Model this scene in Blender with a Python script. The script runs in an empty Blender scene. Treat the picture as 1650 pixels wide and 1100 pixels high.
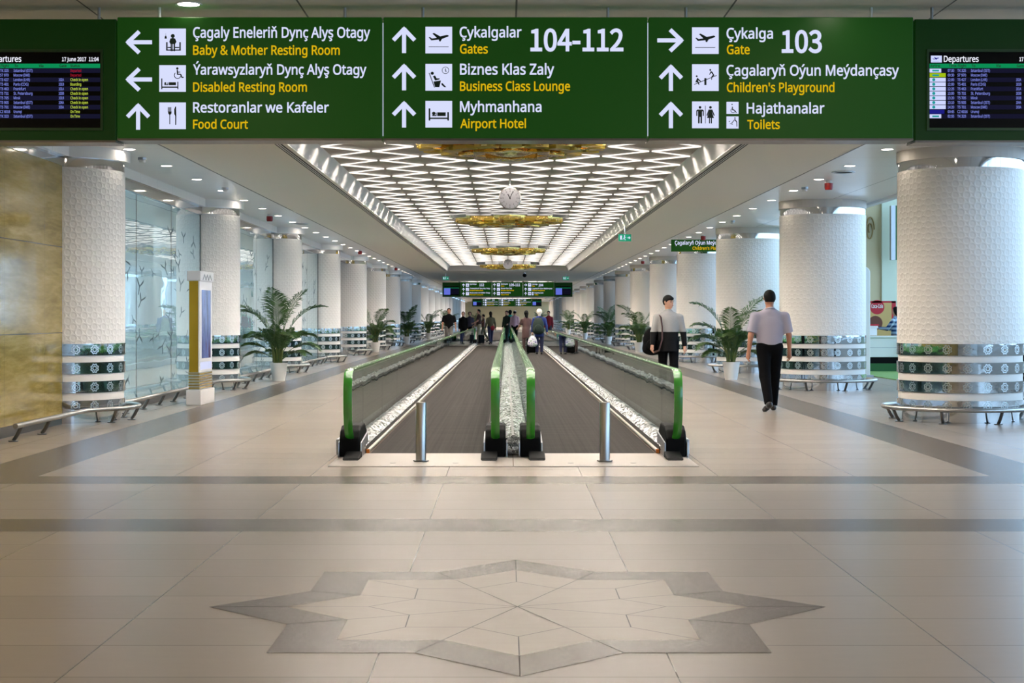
import bpy, math, random
import numpy as np
from mathutils import Vector, Matrix, Euler

# ------------------------------------------------------------------ camera, world, exposure
SC = bpy.context.scene
COL = SC.collection
PI = math.pi
HC = 1.4                       # camera height
cam_d = bpy.data.cameras.new('camera')
cam = bpy.data.objects.new('camera', cam_d)
COL.objects.link(cam)
cam.location = (-0.065, 0.0, HC)
cam.rotation_euler = (PI / 2, 0, 0)
cam_d.sensor_width = 36.0
cam_d.lens = 2560 / 1650 * 36.0
cam_d.shift_x = 9 / 1650
cam_d.shift_y = -39 / 1650
cam_d.clip_end = 600
SC.camera = cam
SC.view_settings.view_transform = 'Standard'
SC.view_settings.look = 'None'
SC.view_settings.gamma = 1
SC.view_settings.exposure = 0.25
SC.cycles.use_denoising = True
SC.cycles.max_bounces = 8
SC.cycles.diffuse_bounces = 3
SC.cycles.glossy_bounces = 5
SC.cycles.transmission_bounces = 6
SC.cycles.transparent_max_bounces = 24
SC.cycles.sample_clamp_indirect = 10
SC.cycles.caustics_reflective = False
SC.cycles.caustics_refractive = False

LED_POWER = 122.0
LED_SIDE = 1.2
DOWN_POWER = 26.0
FORE_POWER = 260.0
SKY_POWER = 4.6
wd = bpy.data.worlds.new('sky')
SC.world = wd
wd.use_nodes = True
wd.node_tree.nodes['Background'].inputs[0].default_value = (0.56, 0.76, 1.0, 1)
wd.node_tree.nodes['Background'].inputs[1].default_value = SKY_POWER


def area(name, loc, rot, sx, sy, power, color, portal=False):
    l = bpy.data.lights.new(name, 'AREA')
    l.shape = 'RECTANGLE'; l.size = sx; l.size_y = sy; l.energy = power; l.color = color
    o = bpy.data.objects.new(name, l); COL.objects.link(o)
    o.location = loc; o.rotation_euler = rot
    if portal:
        l.cycles.is_portal = True
    return o


# daylight comes through the glazed side of the hall (portal only steers the sampling)
area('daylight_portal', (15.9, 109, 4.9), (0, PI / 2, 0), 8.0, 246, 1.0, (1, 1, 1), True)
# lamp in the room behind the glass partition
area('lounge_lamp', (-8.2, 36, 3.35), (0, 0, 0), 2.0, 26, 1350, (0.9, 0.97, 1.0))


# ------------------------------------------------------------------ helpers
def lin(c):
    out = []
    for v in c[:3]:
        v = v / 255.0
        out.append(v / 12.92 if v <= 0.04045 else ((v + 0.055) / 1.055) ** 2.4)
    return tuple(out) + (1.0,)


class NT:
    """small node-tree writer"""
    def __init__(s, name):
        s.m = bpy.data.materials.new(name); s.m.use_nodes = True
        s.t = s.m.node_tree; s.t.nodes.clear()
        s.out = s.n('ShaderNodeOutputMaterial')

    def n(s, kind, **kw):
        nd = s.t.nodes.new(kind)
        for k, v in kw.items():
            setattr(nd, k, v)
        return nd

    def set(s, sock, v):
        if v is None:
            return
        if isinstance(v, bpy.types.NodeSocket):
            s.t.links.new(v, sock)
        else:
            if isinstance(v, (tuple, list)) and hasattr(sock.default_value, '__len__') and len(sock.default_value) == 3:
                v = v[:3]
            sock.default_value = v

    def math(s, op, a, b=None, c=None, clamp=False):
        nd = s.n('ShaderNodeMath', operation=op, use_clamp=clamp)
        s.set(nd.inputs[0], a); s.set(nd.inputs[1], b); s.set(nd.inputs[2], c)
        return nd.outputs[0]

    def mix(s, f, a, b):
        nd = s.n('ShaderNodeMix', data_type='RGBA')
        s.set(nd.inputs[0], f); s.set(nd.inputs[6], a); s.set(nd.inputs[7], b)
        return nd.outputs[2]

    def coords(s, kind='Object'):
        tc = s.n('ShaderNodeTexCoord')
        sp = s.n('ShaderNodeSeparateXYZ'); s.t.links.new(tc.outputs[kind], sp.inputs[0])
        return tc.outputs[kind], sp.outputs[0], sp.outputs[1], sp.outputs[2]

    def vec(s, x=0.0, y=0.0, z=0.0):
        nd = s.n('ShaderNodeCombineXYZ')
        s.set(nd.inputs[0], x); s.set(nd.inputs[1], y); s.set(nd.inputs[2], z)
        return nd.outputs[0]

    def noise(s, v, scale, detail=3, rough=0.5, dist=0.0):
        nd = s.n('ShaderNodeTexNoise')
        s.set(nd.inputs['Vector'], v); nd.inputs['Scale'].default_value = scale
        nd.inputs['Detail'].default_value = detail; nd.inputs['Roughness'].default_value = rough
        nd.inputs['Distortion'].default_value = dist
        return nd.outputs['Fac']

    def ramp(s, f, stops):
        nd = s.n('ShaderNodeValToRGB'); s.set(nd.inputs[0], f)
        e = nd.color_ramp.elements
        while len(e) < len(stops):
            e.new(0.5)
        for el, (p, c) in zip(e, stops):
            el.position = p; el.color = c
        return nd.outputs[0]

    def band(s, x, lo, hi):
        """1 where lo < x < hi"""
        return s.math('MULTIPLY', s.math('GREATER_THAN', x, lo), s.math('LESS_THAN', x, hi))

    def bump(s, h, strength=0.3, dist=0.01):
        nd = s.n('ShaderNodeBump'); s.set(nd.inputs['Height'], h)
        nd.inputs['Strength'].default_value = strength; nd.inputs['Distance'].default_value = dist
        return nd.outputs[0]

    def bsdf(s, color=None, rough=0.5, metal=0.0, spec=0.5, normal=None, emit=None, power=0.0, coat=0.0, coat_rough=0.05):
        b = s.n('ShaderNodeBsdfPrincipled')
        s.set(b.inputs['Base Color'], color); s.set(b.inputs['Roughness'], rough)
        s.set(b.inputs['Metallic'], metal); s.set(b.inputs['Specular IOR Level'], spec)
        s.set(b.inputs['Normal'], normal)
        if emit is not None:
            s.set(b.inputs['Emission Color'], emit); s.set(b.inputs['Emission Strength'], power)
        if coat:
            b.inputs['Coat Weight'].default_value = coat; b.inputs['Coat Roughness'].default_value = coat_rough
        return b.outputs[0]

    def done(s, sh):
        s.t.links.new(sh, s.out.inputs[0]); return s.m


def simple(name, rgb, rough=0.5, metal=0.0, spec=0.5, emit=None, power=0.0, coat=0.0):
    t = NT(name)
    return t.done(t.bsdf(lin(rgb), rough, metal, spec, None, lin(emit) if emit else None, power, coat))


def emitter(name, rgb, power):
    t = NT(name)
    e = t.n('ShaderNodeEmission'); e.inputs[0].default_value = lin(rgb); e.inputs[1].default_value = power
    return t.done(e.outputs[0])


class MB:
    """collects shapes for ONE mesh object"""
    def __init__(s):
        s.v = []; s.f = []; s.mi = []; s.cur = 0

    def add(s, vs, fs):
        b = len(s.v)
        s.v += [tuple(p) for p in vs]
        s.f += [tuple(b + i for i in f) for f in fs]
        s.mi += [s.cur] * len(fs)
        return s

    def box(s, a, b):
        x0, y0, z0 = a; x1, y1, z1 = b
        return s.add([(x0, y0, z0), (x1, y0, z0), (x1, y1, z0), (x0, y1, z0), (x0, y0, z1), (x1, y0, z1), (x1, y1, z1), (x0, y1, z1)],
                     [(3, 2, 1, 0), (4, 5, 6, 7), (0, 1, 5, 4), (1, 2, 6, 5), (2, 3, 7, 6), (3, 0, 4, 7)])

    def quad(s, a, b, c, d):
        return s.add([a, b, c, d], [(0, 1, 2, 3)])

    def lathe(s, prof, n=48, a0=0.0, a1=2 * PI, cx=0.0, cy=0.0, cap=True):
        full = abs(a1 - a0 - 2 * PI) < 1e-6
        m = n if full else n + 1
        vs = []
        for r, z in prof:
            for i in range(m):
                a = a0 + (a1 - a0) * i / n
                vs.append((cx + r * math.cos(a), cy + r * math.sin(a), z))
        fs = []
        for k in range(len(prof) - 1):
            for i in range(n):
                j = (i + 1) % m
                fs.append((k * m + i, k * m + j, (k + 1) * m + j, (k + 1) * m + i))
        if cap and full:
            if prof[0][0] > 1e-6:
                fs.append(tuple(reversed(range(m))))
            if prof[-1][0] > 1e-6:
                fs.append(tuple((len(prof) - 1) * m + i for i in range(m)))
        return s.add(vs, fs)

    def tube(s, pts, r, n=10, cap=True, closed=False, sx=1.0):
        pts = [Vector(p) for p in pts]
        N = len(pts)
        rr = r if isinstance(r, (list, tuple)) else [r] * N
        vs = []; up = None
        for i, p in enumerate(pts):
            if closed:
                t = pts[(i + 1) % N] - pts[i - 1]
            else:
                t = pts[min(i + 1, N - 1)] - pts[max(i - 1, 0)]
            t.normalize()
            if up is None:
                up = Vector((0, 0, 1)) if abs(t.z) < 0.95 else Vector((0, 1, 0))
            u = t.cross(up)
            if u.length < 1e-4:
                u = t.cross(Vector((1, 0, 0)))
            u.normalize(); w = u.cross(t); w.normalize(); up = w
            for k in range(n):
                a = 2 * PI * k / n
                vs.append(p + u * (rr[i] * sx * math.cos(a)) + w * (rr[i] * math.sin(a)))
        fs = []
        for i in range(N if closed else N - 1):
            j = (i + 1) % N
            for k in range(n):
                l = (k + 1) % n
                fs.append((i * n + k, i * n + l, j * n + l, j * n + k))
        if cap and not closed:
            fs.append(tuple(reversed(range(n)))); fs.append(tuple((N - 1) * n + k for k in range(n)))
        return s.add(vs, fs)

    def sweep(s, pts, prof, cap=True, closed=False):
        """profile (u,w) swept along a polyline lying in space; u is sideways (horizontal), w the path's own normal"""
        pts = [Vector(p) for p in pts]; N = len(pts); n = len(prof); vs = []
        side = None
        for i, p in enumerate(pts):
            t = (pts[(i + 1) % N] - pts[i - 1]) if closed else (pts[min(i + 1, N - 1)] - pts[max(i - 1, 0)])
            t.normalize()
            if side is None:
                side = t.cross(Vector((0, 0, 1)))
                if side.length < 1e-3:
                    side = Vector((1, 0, 0))
                side.normalize()
            w = side.cross(t); w.normalize()
            for (a, b) in prof:
                vs.append(p + side * a + w * b)
        fs = []
        for i in range(N if closed else N - 1):
            j = (i + 1) % N
            for k in range(n):
                l = (k + 1) % n
                fs.append((i * n + k, j * n + k, j * n + l, i * n + l))
        if cap and not closed:
            fs.append(tuple(range(n))); fs.append(tuple(reversed([(N - 1) * n + k for k in range(n)])))
        return s.add(vs, fs)

    def prism(s, poly, z0, z1):
        n = len(poly)
        vs = [(x, y, z0) for x, y in poly] + [(x, y, z1) for x, y in poly]
        fs = [tuple(reversed(range(n))), tuple(range(n, 2 * n))] + [(i, (i + 1) % n, n + (i + 1) % n, n + i) for i in range(n)]
        return s.add(vs, fs)

    def prism_x(s, poly, x0, x1):
        """poly in (y,z) extruded along x"""
        n = len(poly)
        vs = [(x0, y, z) for y, z in poly] + [(x1, y, z) for y, z in poly]
        fs = [tuple(range(n)), tuple(reversed(range(n, 2 * n)))] + [(i, n + i, n + (i + 1) % n, (i + 1) % n) for i in range(n)]
        return s.add(vs, fs)

    def prism_y(s, poly, y0, y1):
        """poly in (x,z) extruded along y"""
        n = len(poly)
        vs = [(x, y0, z) for x, z in poly] + [(x, y1, z) for x, z in poly]
        fs = [tuple(range(n)), tuple(reversed(range(n, 2 * n)))] + [(i, n + i, n + (i + 1) % n, (i + 1) % n) for i in range(n)]
        return s.add(vs, fs)

    def ellipsoid(s, c, r, nu=16, nv=10):
        vs = []; fs = []
        for j in range(nv + 1):
            b = PI * j / nv
            for i in range(nu):
                a = 2 * PI * i / nu
                vs.append((c[0] + r[0] * math.sin(b) * math.cos(a), c[1] + r[1] * math.sin(b) * math.sin(a), c[2] - r[2] * math.cos(b)))
        for j in range(nv):
            for i in range(nu):
                k = (i + 1) % nu
                fs.append((j * nu + i, j * nu + k, (j + 1) * nu + k, (j + 1) * nu + i))
        return s.add(vs, fs)

    def build(s, name, mats, parent=None, smooth=False, bevel=0.0, fix=True, sharp=40):
        me = bpy.data.meshes.new(name)
        me.from_pydata(s.v, [], s.f)
        if not isinstance(mats, (list, tuple)):
            mats = [mats]
        for m in mats:
            me.materials.append(m)
        me.polygons.foreach_set('material_index', s.mi)
        if fix:
            import bmesh
            bm = bmesh.new(); bm.from_mesh(me)
            bmesh.ops.remove_doubles(bm, verts=bm.verts, dist=1e-5)
            bmesh.ops.recalc_face_normals(bm, faces=bm.faces)
            bm.to_mesh(me); bm.free()
        o = bpy.data.objects.new(name, me); COL.objects.link(o)
        if bevel:
            md = o.modifiers.new('bevel', 'BEVEL'); md.width = bevel; md.segments = 2; md.limit_method = 'ANGLE'
        if smooth:
            me.polygons.foreach_set('use_smooth', [True] * len(me.polygons))
            me.set_sharp_from_angle(angle=math.radians(sharp))
        if parent is not None:
            o.parent = parent
        return o


def tag(o, label, cat, group=None, kind=None):
    o['label'] = label; o['category'] = cat
    if group: o['group'] = group
    if kind: o['kind'] = kind
    return o


def thing(name, label, cat, loc=(0, 0, 0), rz=0.0, group=None, kind=None):
    o = bpy.data.objects.new(name, None); COL.objects.link(o)
    o.location = loc; o.rotation_euler = (0, 0, rz)
    o.empty_display_size = 0.2
    return tag(o, label, cat, group, kind)


def dup(root, label=None, loc=None, rz=None, group=None):
    """a copy of a thing with its parts and sub-parts"""
    kids = {}
    for ob in COL.objects:
        if ob.parent is not None:
            kids.setdefault(ob.parent.name, []).append(ob)

    def cp(o, par):
        c = o.copy(); COL.objects.link(c)
        if par is not None:
            c.parent = par
        for k in kids.get(o.name, []):
            cp(k, c)
        return c
    r = cp(root, None)
    if loc is not None: r.location = loc
    if rz is not None: r.rotation_euler = (0, 0, rz)
    if label: r['label'] = label
    if group: r['group'] = group
    return r


def struct(o):
    o['kind'] = 'structure'; return o


# letter shapes: advance width and outlines (x, y, x, y ...) per character, in thousandths; capitals are 700 high
GLYPH = {
    " ": (255, []),
    "A": (626, [[521,-20,436,197,186,197,103,-20,-29,-20,260,723,367,723,655,-20], [326,500,316,529,313,540,310,529,300,500,231,315,395,315]]),
    "B": (637, [[296,720,415,710,504,679,547,642,573,590,581,527,577,483,564,445,542,411,512,384,488,371,517,359,553,333,581,298,599,254,604,199,596,135,572,80,532,36,479,5,415,-14,342,-20,75,-20,75,720], [312,422,383,429,423,447,442,475,449,516,441,557,418,582,372,599,298,605,203,605,203,422], [203,308,203,95,323,95,397,103,440,126,462,160,470,206,467,236,457,260,440,279,413,295,372,305,317,308]]),
    "C": (620, [[395,612,346,608,302,595,264,573,233,544,208,507,189,462,177,410,173,350,179,273,198,208,229,157,271,119,326,96,394,88,478,95,582,121,582,3,484,-23,381,-30,278,-18,192,17,125,75,77,151,49,244,40,351,45,430,63,503,92,567,132,623,183,669,244,702,316,723,396,730,504,719,617,680,564,569,477,601]]),
    "D": (716, [[676,357,665,244,630,150,573,76,496,22,401,-10,291,-20,75,-20,75,720,312,720,414,710,503,679,577,627,631,555,665,465], [543,354,535,435,514,498,480,544,433,578,372,598,297,605,203,605,203,95,278,95,361,103,427,125,477,160,513,209,535,274]]),
    "E": (545, [[506,-20,75,-20,75,720,506,720,506,603,203,603,203,424,489,424,489,307,203,307,203,97,506,97]]),
    "F": (509, [[203,-20,75,-20,75,720,506,720,506,603,203,603,203,395,488,395,488,277,203,277]]),
    "G": (714, [[379,390,661,390,661,11,529,-21,395,-30,290,-18,202,16,131,73,80,150,50,243,40,350,51,457,85,550,141,626,217,683,312,718,422,730,538,719,659,681,609,567,510,601,418,612,345,604,285,580,237,543,201,491,179,427,172,350,178,275,197,211,229,158,274,120,335,95,416,87,492,91,533,100,533,271,379,271]]),
    "H": (726, [[650,-20,522,-20,522,306,203,306,203,-20,75,-20,75,720,203,720,203,424,522,424,522,720,650,720]]),
    "I": (332, [[312,-20,19,-20,19,67,102,86,102,614,19,633,19,720,312,720,312,633,230,614,230,86,312,67]]),
    "J": (268, [[-4,-206,-49,-203,-96,-188,-96,-74,-40,-86,-7,-89,33,-80,47,-71,59,-55,67,-31,70,5,70,720,198,720,198,10,192,-55,174,-110,143,-153,102,-183,52,-201]]),
    "K": (607, [[646,-20,493,-20,252,305,203,263,203,-20,75,-20,75,720,203,720,193,379,228,435,289,502,484,720,641,720,344,394]]),
    "L": (514, [[75,-20,75,720,203,720,203,98,509,98,509,-20]]),
    "M": (889, [[390,-20,195,498,195,498,196,425,196,-20,75,-20,75,720,239,720,443,178,651,720,814,720,814,-20,687,-20,687,431,688,499,490,-20]]),
    "N": (745, [[670,-20,536,-20,193,513,195,463,196,391,196,-20,75,-20,75,720,208,720,551,188,549,236,548,305,548,720,670,720]]),
    "O": (766, [[726,351,721,271,704,197,677,132,639,76,590,31,531,-3,462,-23,383,-30,303,-23,232,-2,173,31,124,77,86,133,60,198,45,272,40,352,49,457,77,549,124,625,192,683,279,719,384,731,486,719,571,683,639,626,687,549,716,457], [173,351,179,272,196,207,225,155,265,118,317,95,383,87,450,95,502,118,541,155,570,206,587,272,593,351,587,430,570,495,542,546,503,583,451,605,384,613,317,605,264,583,225,546,196,495,179,430]]),
    "P": (593, [[281,720,367,714,438,695,493,662,533,616,556,560,563,494,559,448,548,404,527,363,496,326,455,295,402,272,339,257,264,253,203,253,203,-20,75,-20,75,720], [272,605,203,605,203,368,253,368,312,371,358,381,391,397,414,419,427,449,432,490,422,541,396,575,348,597]]),
    "R": (610, [[289,720,371,714,439,697,494,666,533,623,556,567,563,501,558,445,540,398,514,361,482,332,431,306,631,-20,481,-20,311,269,203,269,203,-20,75,-20,75,720], [283,604,203,604,203,384,287,384,356,392,399,413,423,447,432,498,428,533,417,559,399,578,372,592,333,600]]),
    "S": (538, [[512,187,504,124,478,69,437,26,383,-5,317,-24,242,-30,165,-26,97,-14,30,9,30,135,143,99,193,90,246,87,291,90,326,99,352,113,370,131,380,153,384,180,381,206,372,226,356,245,329,263,231,305,150,342,90,389,67,419,51,453,39,531,47,589,71,639,109,678,158,707,217,724,282,730,392,719,501,683,460,570,365,602,280,612,244,609,215,601,194,589,180,573,171,554,168,530,171,503,180,482,196,464,221,447,309,407,416,358,457,327,488,289,506,242]]),
    "T": (545, [[337,-20,208,-20,208,603,-10,603,-10,720,554,720,554,603,337,603]]),
    "U": (717, [[647,246,640,174,616,107,575,50,518,6,444,-21,355,-30,270,-22,199,4,142,47,101,104,76,172,68,248,68,720,196,720,196,248,207,177,237,128,286,98,360,87,413,92,453,107,483,131,503,162,516,201,520,248,520,720,647,720]]),
    "V": (588, [[617,720,352,-20,236,-20,-28,720,106,720,269,258,288,202,294,179,301,203,319,259,481,720]]),
    "Y": (555, [[277,399,448,720,589,720,342,266,342,-20,213,-20,213,263,-34,720,108,720]]),
    "Z": (561, [[543,-20,17,-20,17,73,369,602,29,602,29,720,533,720,533,627,181,98,543,98]]),
    "Ç": (620, [[395,612,346,608,302,595,264,573,233,544,208,507,189,462,177,410,173,350,179,273,198,208,229,157,271,119,326,96,394,88,478,95,582,121,582,3,484,-23,381,-30,278,-18,192,17,125,75,77,151,49,244,40,351,45,430,63,503,92,567,132,623,183,669,244,702,316,723,396,730,504,719,617,680,564,569,477,601], [484,-137,473,-187,440,-226,387,-248,319,-255,289,-254,250,-247,250,-153,295,-160,320,-161,366,-153,371,-149,373,-139,370,-128,359,-119,276,-97,335,20,436,20,406,-41,432,-50,469,-82,480,-108]]),
    "Ý": (555, [[277,399,448,720,589,720,342,266,342,-20,213,-20,213,263,-34,720,108,720], [443,909,412,870,375,828,334,787,290,749,205,749,205,787,241,836,274,887,307,945,443,945]]),
    "a": (550, [[283,554,372,543,439,507,478,445,491,359,491,-20,392,-20,379,37,353,11,292,-20,211,-30,162,-25,118,-11,79,13,49,48,31,93,25,146,33,201,56,247,96,284,180,320,296,334,366,336,366,347,360,397,343,424,317,439,278,444,204,433,118,399,77,500,179,540,230,551], [309,234,230,225,184,206,162,180,155,145,160,115,174,96,198,84,230,80,285,88,327,112,355,151,365,211,365,236]]),
    "b": (603, [[190,563,188,505,222,530,272,548,333,554,399,546,457,521,505,479,541,422,562,349,569,263,562,176,540,104,505,46,457,3,398,-22,333,-30,272,-24,222,-5,183,22,174,32,160,-20,63,-20,63,765,190,765], [317,443,273,438,241,425,218,403,202,370,193,325,190,265,190,263,197,181,219,124,240,101,273,87,319,82,372,93,408,126,431,182,440,264,432,346,408,401,372,432]]),
    "c": (471, [[294,-30,224,-22,160,1,107,41,67,98,42,171,34,260,42,352,68,427,110,485,165,525,229,548,300,555,382,547,464,519,424,411,353,432,298,440,255,435,222,420,197,397,179,363,167,318,163,261,167,206,179,161,197,127,221,104,253,90,293,85,365,93,449,123,449,5,375,-22]]),
    "d": (603, [[270,-30,203,-22,146,3,97,45,62,103,41,175,34,262,41,348,62,421,98,479,146,522,204,547,271,555,348,544,407,513,415,505,413,535,413,765,540,765,540,-20,433,-20,424,31,407,14,348,-18], [284,82,346,92,384,120,406,170,414,246,414,260,407,343,385,400,363,424,329,438,283,444,246,438,218,423,195,398,171,339,163,260,171,181,195,126,231,93]]),
    "e": (553, [[286,555,354,547,413,523,460,484,495,432,516,369,523,299,523,226,167,226,175,174,204,124,249,94,311,84,395,93,499,128,499,10,404,-21,307,-30,232,-22,165,3,110,44,68,102,42,174,34,259,41,343,65,415,102,475,153,519,216,546], [286,444,238,436,203,411,178,370,170,335,391,335,390,353,380,385,366,410,346,429,320,440]]),
    "f": (337, [[345,439,213,439,213,-20,87,-20,87,439,-5,439,-5,514,87,543,87,560,92,624,109,677,137,719,176,748,223,765,277,770,338,764,405,746,370,640,317,655,279,659,250,653,231,638,218,608,213,559,213,545,345,545]]),
    "g": (603, [[269,555,323,550,372,534,415,506,426,495,434,545,540,545,540,-10,533,-82,512,-143,476,-193,426,-228,362,-249,284,-255,176,-247,75,-217,75,-94,187,-133,289,-144,342,-135,381,-110,406,-70,414,-14,414,5,415,19,374,-8,325,-25,270,-30,202,-21,143,5,96,49,61,108,41,179,34,262,41,343,61,414,95,474,143,519,201,546], [282,443,247,438,219,423,196,399,178,364,167,318,163,261,172,180,196,124,232,92,284,81,346,90,366,101,384,116,397,137,407,164,415,242,415,261,411,324,400,370,382,403,358,425,325,438]]),
    "h": (606, [[190,526,189,504,202,515,264,544,334,554,397,549,450,532,492,503,523,461,541,408,546,343,546,-20,421,-20,421,335,415,386,398,417,369,436,323,443,276,438,242,424,219,401,203,369,193,326,190,271,190,-20,63,-20,63,765,190,765]]),
    "i": (253, [[190,545,190,-20,63,-20,63,545], [128,743,153,738,176,724,193,700,198,668,193,636,177,612,153,597,128,592,100,597,77,612,61,636,56,668,61,700,77,724,101,738]]),
    "j": (253, [[22,-255,-25,-252,-74,-239,-74,-129,-20,-141,10,-144,33,-140,49,-132,59,-115,63,-80,63,545,190,545,190,-79,185,-128,172,-171,149,-207,116,-234,73,-250], [56,668,61,700,77,724,101,738,128,743,153,738,176,724,193,700,198,668,193,636,177,612,153,597,128,592,100,597,77,612,61,636]]),
    "k": (524, [[189,356,188,327,195,336,216,361,390,545,547,545,313,300,555,-20,401,-20,225,216,189,184,189,-20,63,-20,63,765,189,765]]),
    "l": (253, [[190,-20,63,-20,63,765,190,765]]),
    "m": (917, [[660,555,745,543,808,504,846,436,857,343,857,-20,732,-20,732,337,726,387,710,418,685,436,645,442,588,433,552,406,531,359,523,289,523,-20,398,-20,398,337,395,373,387,399,376,419,360,432,339,440,310,443,268,438,238,424,217,402,202,370,193,327,190,272,190,-20,63,-20,63,545,170,545,179,493,199,516,259,546,325,555,386,550,437,531,477,500,491,478,509,501,554,532,606,550]]),
    "n": (606, [[336,555,425,543,493,504,534,437,546,344,546,-20,421,-20,421,335,415,386,398,417,369,436,323,443,276,438,242,424,220,402,198,349,190,272,190,-20,63,-20,63,545,170,545,179,492,202,516,266,546]]),
    "o": (593, [[560,264,556,199,542,141,520,91,489,48,450,14,404,-10,352,-25,295,-30,241,-25,191,-10,146,14,108,48,76,91,53,141,39,199,34,264,42,348,65,420,104,478,157,521,223,547,298,555,370,547,434,521,487,478,527,420,552,349], [163,263,167,209,178,163,196,128,221,103,254,87,297,82,340,87,373,103,398,128,416,163,427,209,431,264,427,319,416,363,397,398,372,422,339,437,296,443,253,437,220,423,196,398,172,342]]),
    "p": (603, [[333,555,399,547,457,522,505,481,541,423,562,351,569,264,562,178,541,105,505,47,458,4,399,-22,332,-30,254,-18,195,13,188,20,190,-19,190,-255,63,-255,63,545,171,545,179,494,195,511,254,544], [317,443,275,438,243,425,220,405,204,375,194,334,190,280,190,264,193,207,202,160,219,126,242,102,274,87,319,82,357,88,386,104,409,130,426,167,436,212,440,264,432,341,408,398,385,423,356,437]]),
    "q": (603, [[413,-11,414,21,380,-4,329,-24,267,-30,203,-22,146,3,98,45,62,103,41,175,34,262,41,348,63,421,99,479,147,521,205,547,270,555,332,549,381,529,421,500,425,495,434,545,540,545,540,-255,413,-255], [285,82,328,86,361,99,384,119,400,149,410,191,414,244,414,260,406,344,384,401,361,424,328,438,283,444,246,438,217,423,195,398,171,339,163,260,171,182,195,126,231,93]]),
    "r": (405, [[328,555,362,554,413,546,396,427,349,435,323,437,297,434,274,426,231,395,200,345,192,315,190,280,190,-20,63,-20,63,545,172,545,179,478,194,497,253,539,289,551]]),
    "s": (470, [[446,145,438,92,416,48,381,13,335,-11,279,-25,215,-30,117,-21,31,9,31,131,133,92,175,83,217,80,269,85,301,98,316,115,321,137,314,161,282,187,205,221,116,261,80,285,53,314,35,351,30,397,45,465,93,516,162,546,247,555,341,546,442,512,396,407,311,435,241,445,199,441,171,430,157,417,153,400,155,388,160,378,197,352,276,319,363,280,397,256,424,226,440,189]]),
    "t": (354, [[260,81,296,84,352,96,352,-9,297,-25,244,-30,201,-26,160,-14,123,9,94,44,76,92,70,152,70,439,-4,439,-4,513,75,549,111,666,196,666,196,545,348,545,348,439,196,439,196,156,201,120,214,98,233,86]]),
    "u": (606, [[543,545,543,-20,435,-20,427,27,403,7,340,-21,269,-30,207,-25,154,-8,112,21,81,63,63,117,57,180,57,545,185,545,185,189,191,139,208,107,237,89,282,82,329,87,363,101,387,123,403,155,413,199,416,253,416,545]]),
    "v": (498, [[185,-20,-29,545,106,545,223,222,240,174,249,144,259,175,275,222,392,545,527,545,312,-20]]),
    "w": (771, [[403,291,392,332,385,357,379,331,366,290,268,-19,140,-19,-15,546,115,546,192,251,207,193,210,176,216,200,227,236,325,546,448,546,543,236,557,188,560,177,563,192,579,251,656,546,786,546,629,-19,498,-19]]),
    "y": (500, [[-29,545,107,545,226,233,244,182,254,151,254,153,281,234,393,545,529,545,292,-81,247,-169,216,-206,179,-233,134,-250,83,-255,39,-253,-9,-244,-9,-136,39,-143,67,-145,112,-135,143,-108,167,-63,191,-2]]),
    "z": (461, [[443,-20,18,-20,18,63,282,439,35,439,35,545,436,545,436,454,176,87,443,87]]),
    "ç": (471, [[294,-30,224,-22,160,1,107,41,67,98,42,171,34,260,42,352,68,427,110,485,165,525,229,548,300,555,382,547,464,519,424,411,353,432,298,440,255,435,222,420,197,397,179,363,167,318,163,261,167,206,179,161,197,127,221,104,253,90,293,85,365,93,449,123,449,5,375,-22], [395,-137,384,-187,350,-226,298,-248,230,-255,199,-254,160,-247,160,-153,206,-160,231,-161,277,-153,282,-149,284,-139,281,-128,270,-119,187,-97,245,20,347,20,317,-41,343,-50,380,-82,391,-108]]),
    "ň": (606, [[336,555,425,543,493,504,534,437,546,344,546,-20,421,-20,421,335,415,386,398,417,369,436,323,443,276,438,242,424,220,402,198,349,190,272,190,-20,63,-20,63,545,170,545,179,492,202,516,266,546], [247,574,208,630,164,681,117,730,117,771,203,771,262,726,301,688,342,726,401,771,489,771,489,730,441,680,396,630,357,574]]),
    "ş": (470, [[446,145,438,92,416,48,381,13,335,-11,279,-25,215,-30,117,-21,31,9,31,131,133,92,175,83,217,80,269,85,301,98,316,115,321,137,314,161,282,187,205,221,116,261,80,285,53,314,35,351,30,397,45,465,93,516,162,546,247,555,341,546,442,512,396,407,311,435,241,445,199,441,171,430,157,417,153,400,155,388,160,378,197,352,276,319,363,280,397,256,424,226,440,189], [353,-137,342,-187,308,-226,256,-248,188,-255,157,-254,118,-247,118,-153,164,-160,189,-161,235,-153,240,-149,242,-139,239,-128,228,-119,145,-97,203,20,305,20,275,-41,300,-50,338,-82,349,-108]]),
    "ý": (500, [[-29,545,107,545,226,233,244,182,254,151,254,153,281,234,393,545,529,545,292,-81,247,-169,216,-206,179,-233,134,-250,83,-255,39,-253,-9,-244,-9,-136,39,-143,67,-145,112,-135,143,-108,167,-63,191,-2], [415,734,385,695,347,653,306,612,262,574,178,574,178,612,213,661,247,713,280,771,415,771]]),
    "&": (718, [[298,731,351,726,397,711,436,686,464,652,482,609,488,559,477,495,443,442,395,398,359,374,512,226,540,272,571,370,700,370,652,225,623,172,599,141,740,-10,591,-20,512,56,458,17,376,-17,327,-27,272,-30,206,-24,147,-6,98,24,62,67,39,120,32,182,37,233,52,277,77,316,110,349,174,392,146,426,112,485,101,520,98,558,104,608,122,651,152,686,193,711,242,726], [253,309,208,278,173,236,165,214,162,186,170,145,192,114,227,94,276,87,330,92,375,106,414,127,428,138], [295,620,264,616,241,603,227,585,222,558,226,530,238,504,279,454,312,476,342,503,357,530,362,560,358,584,345,603,324,615]]),
    "'": (221, [[178,720,156,427,65,427,42,720]]),
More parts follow.
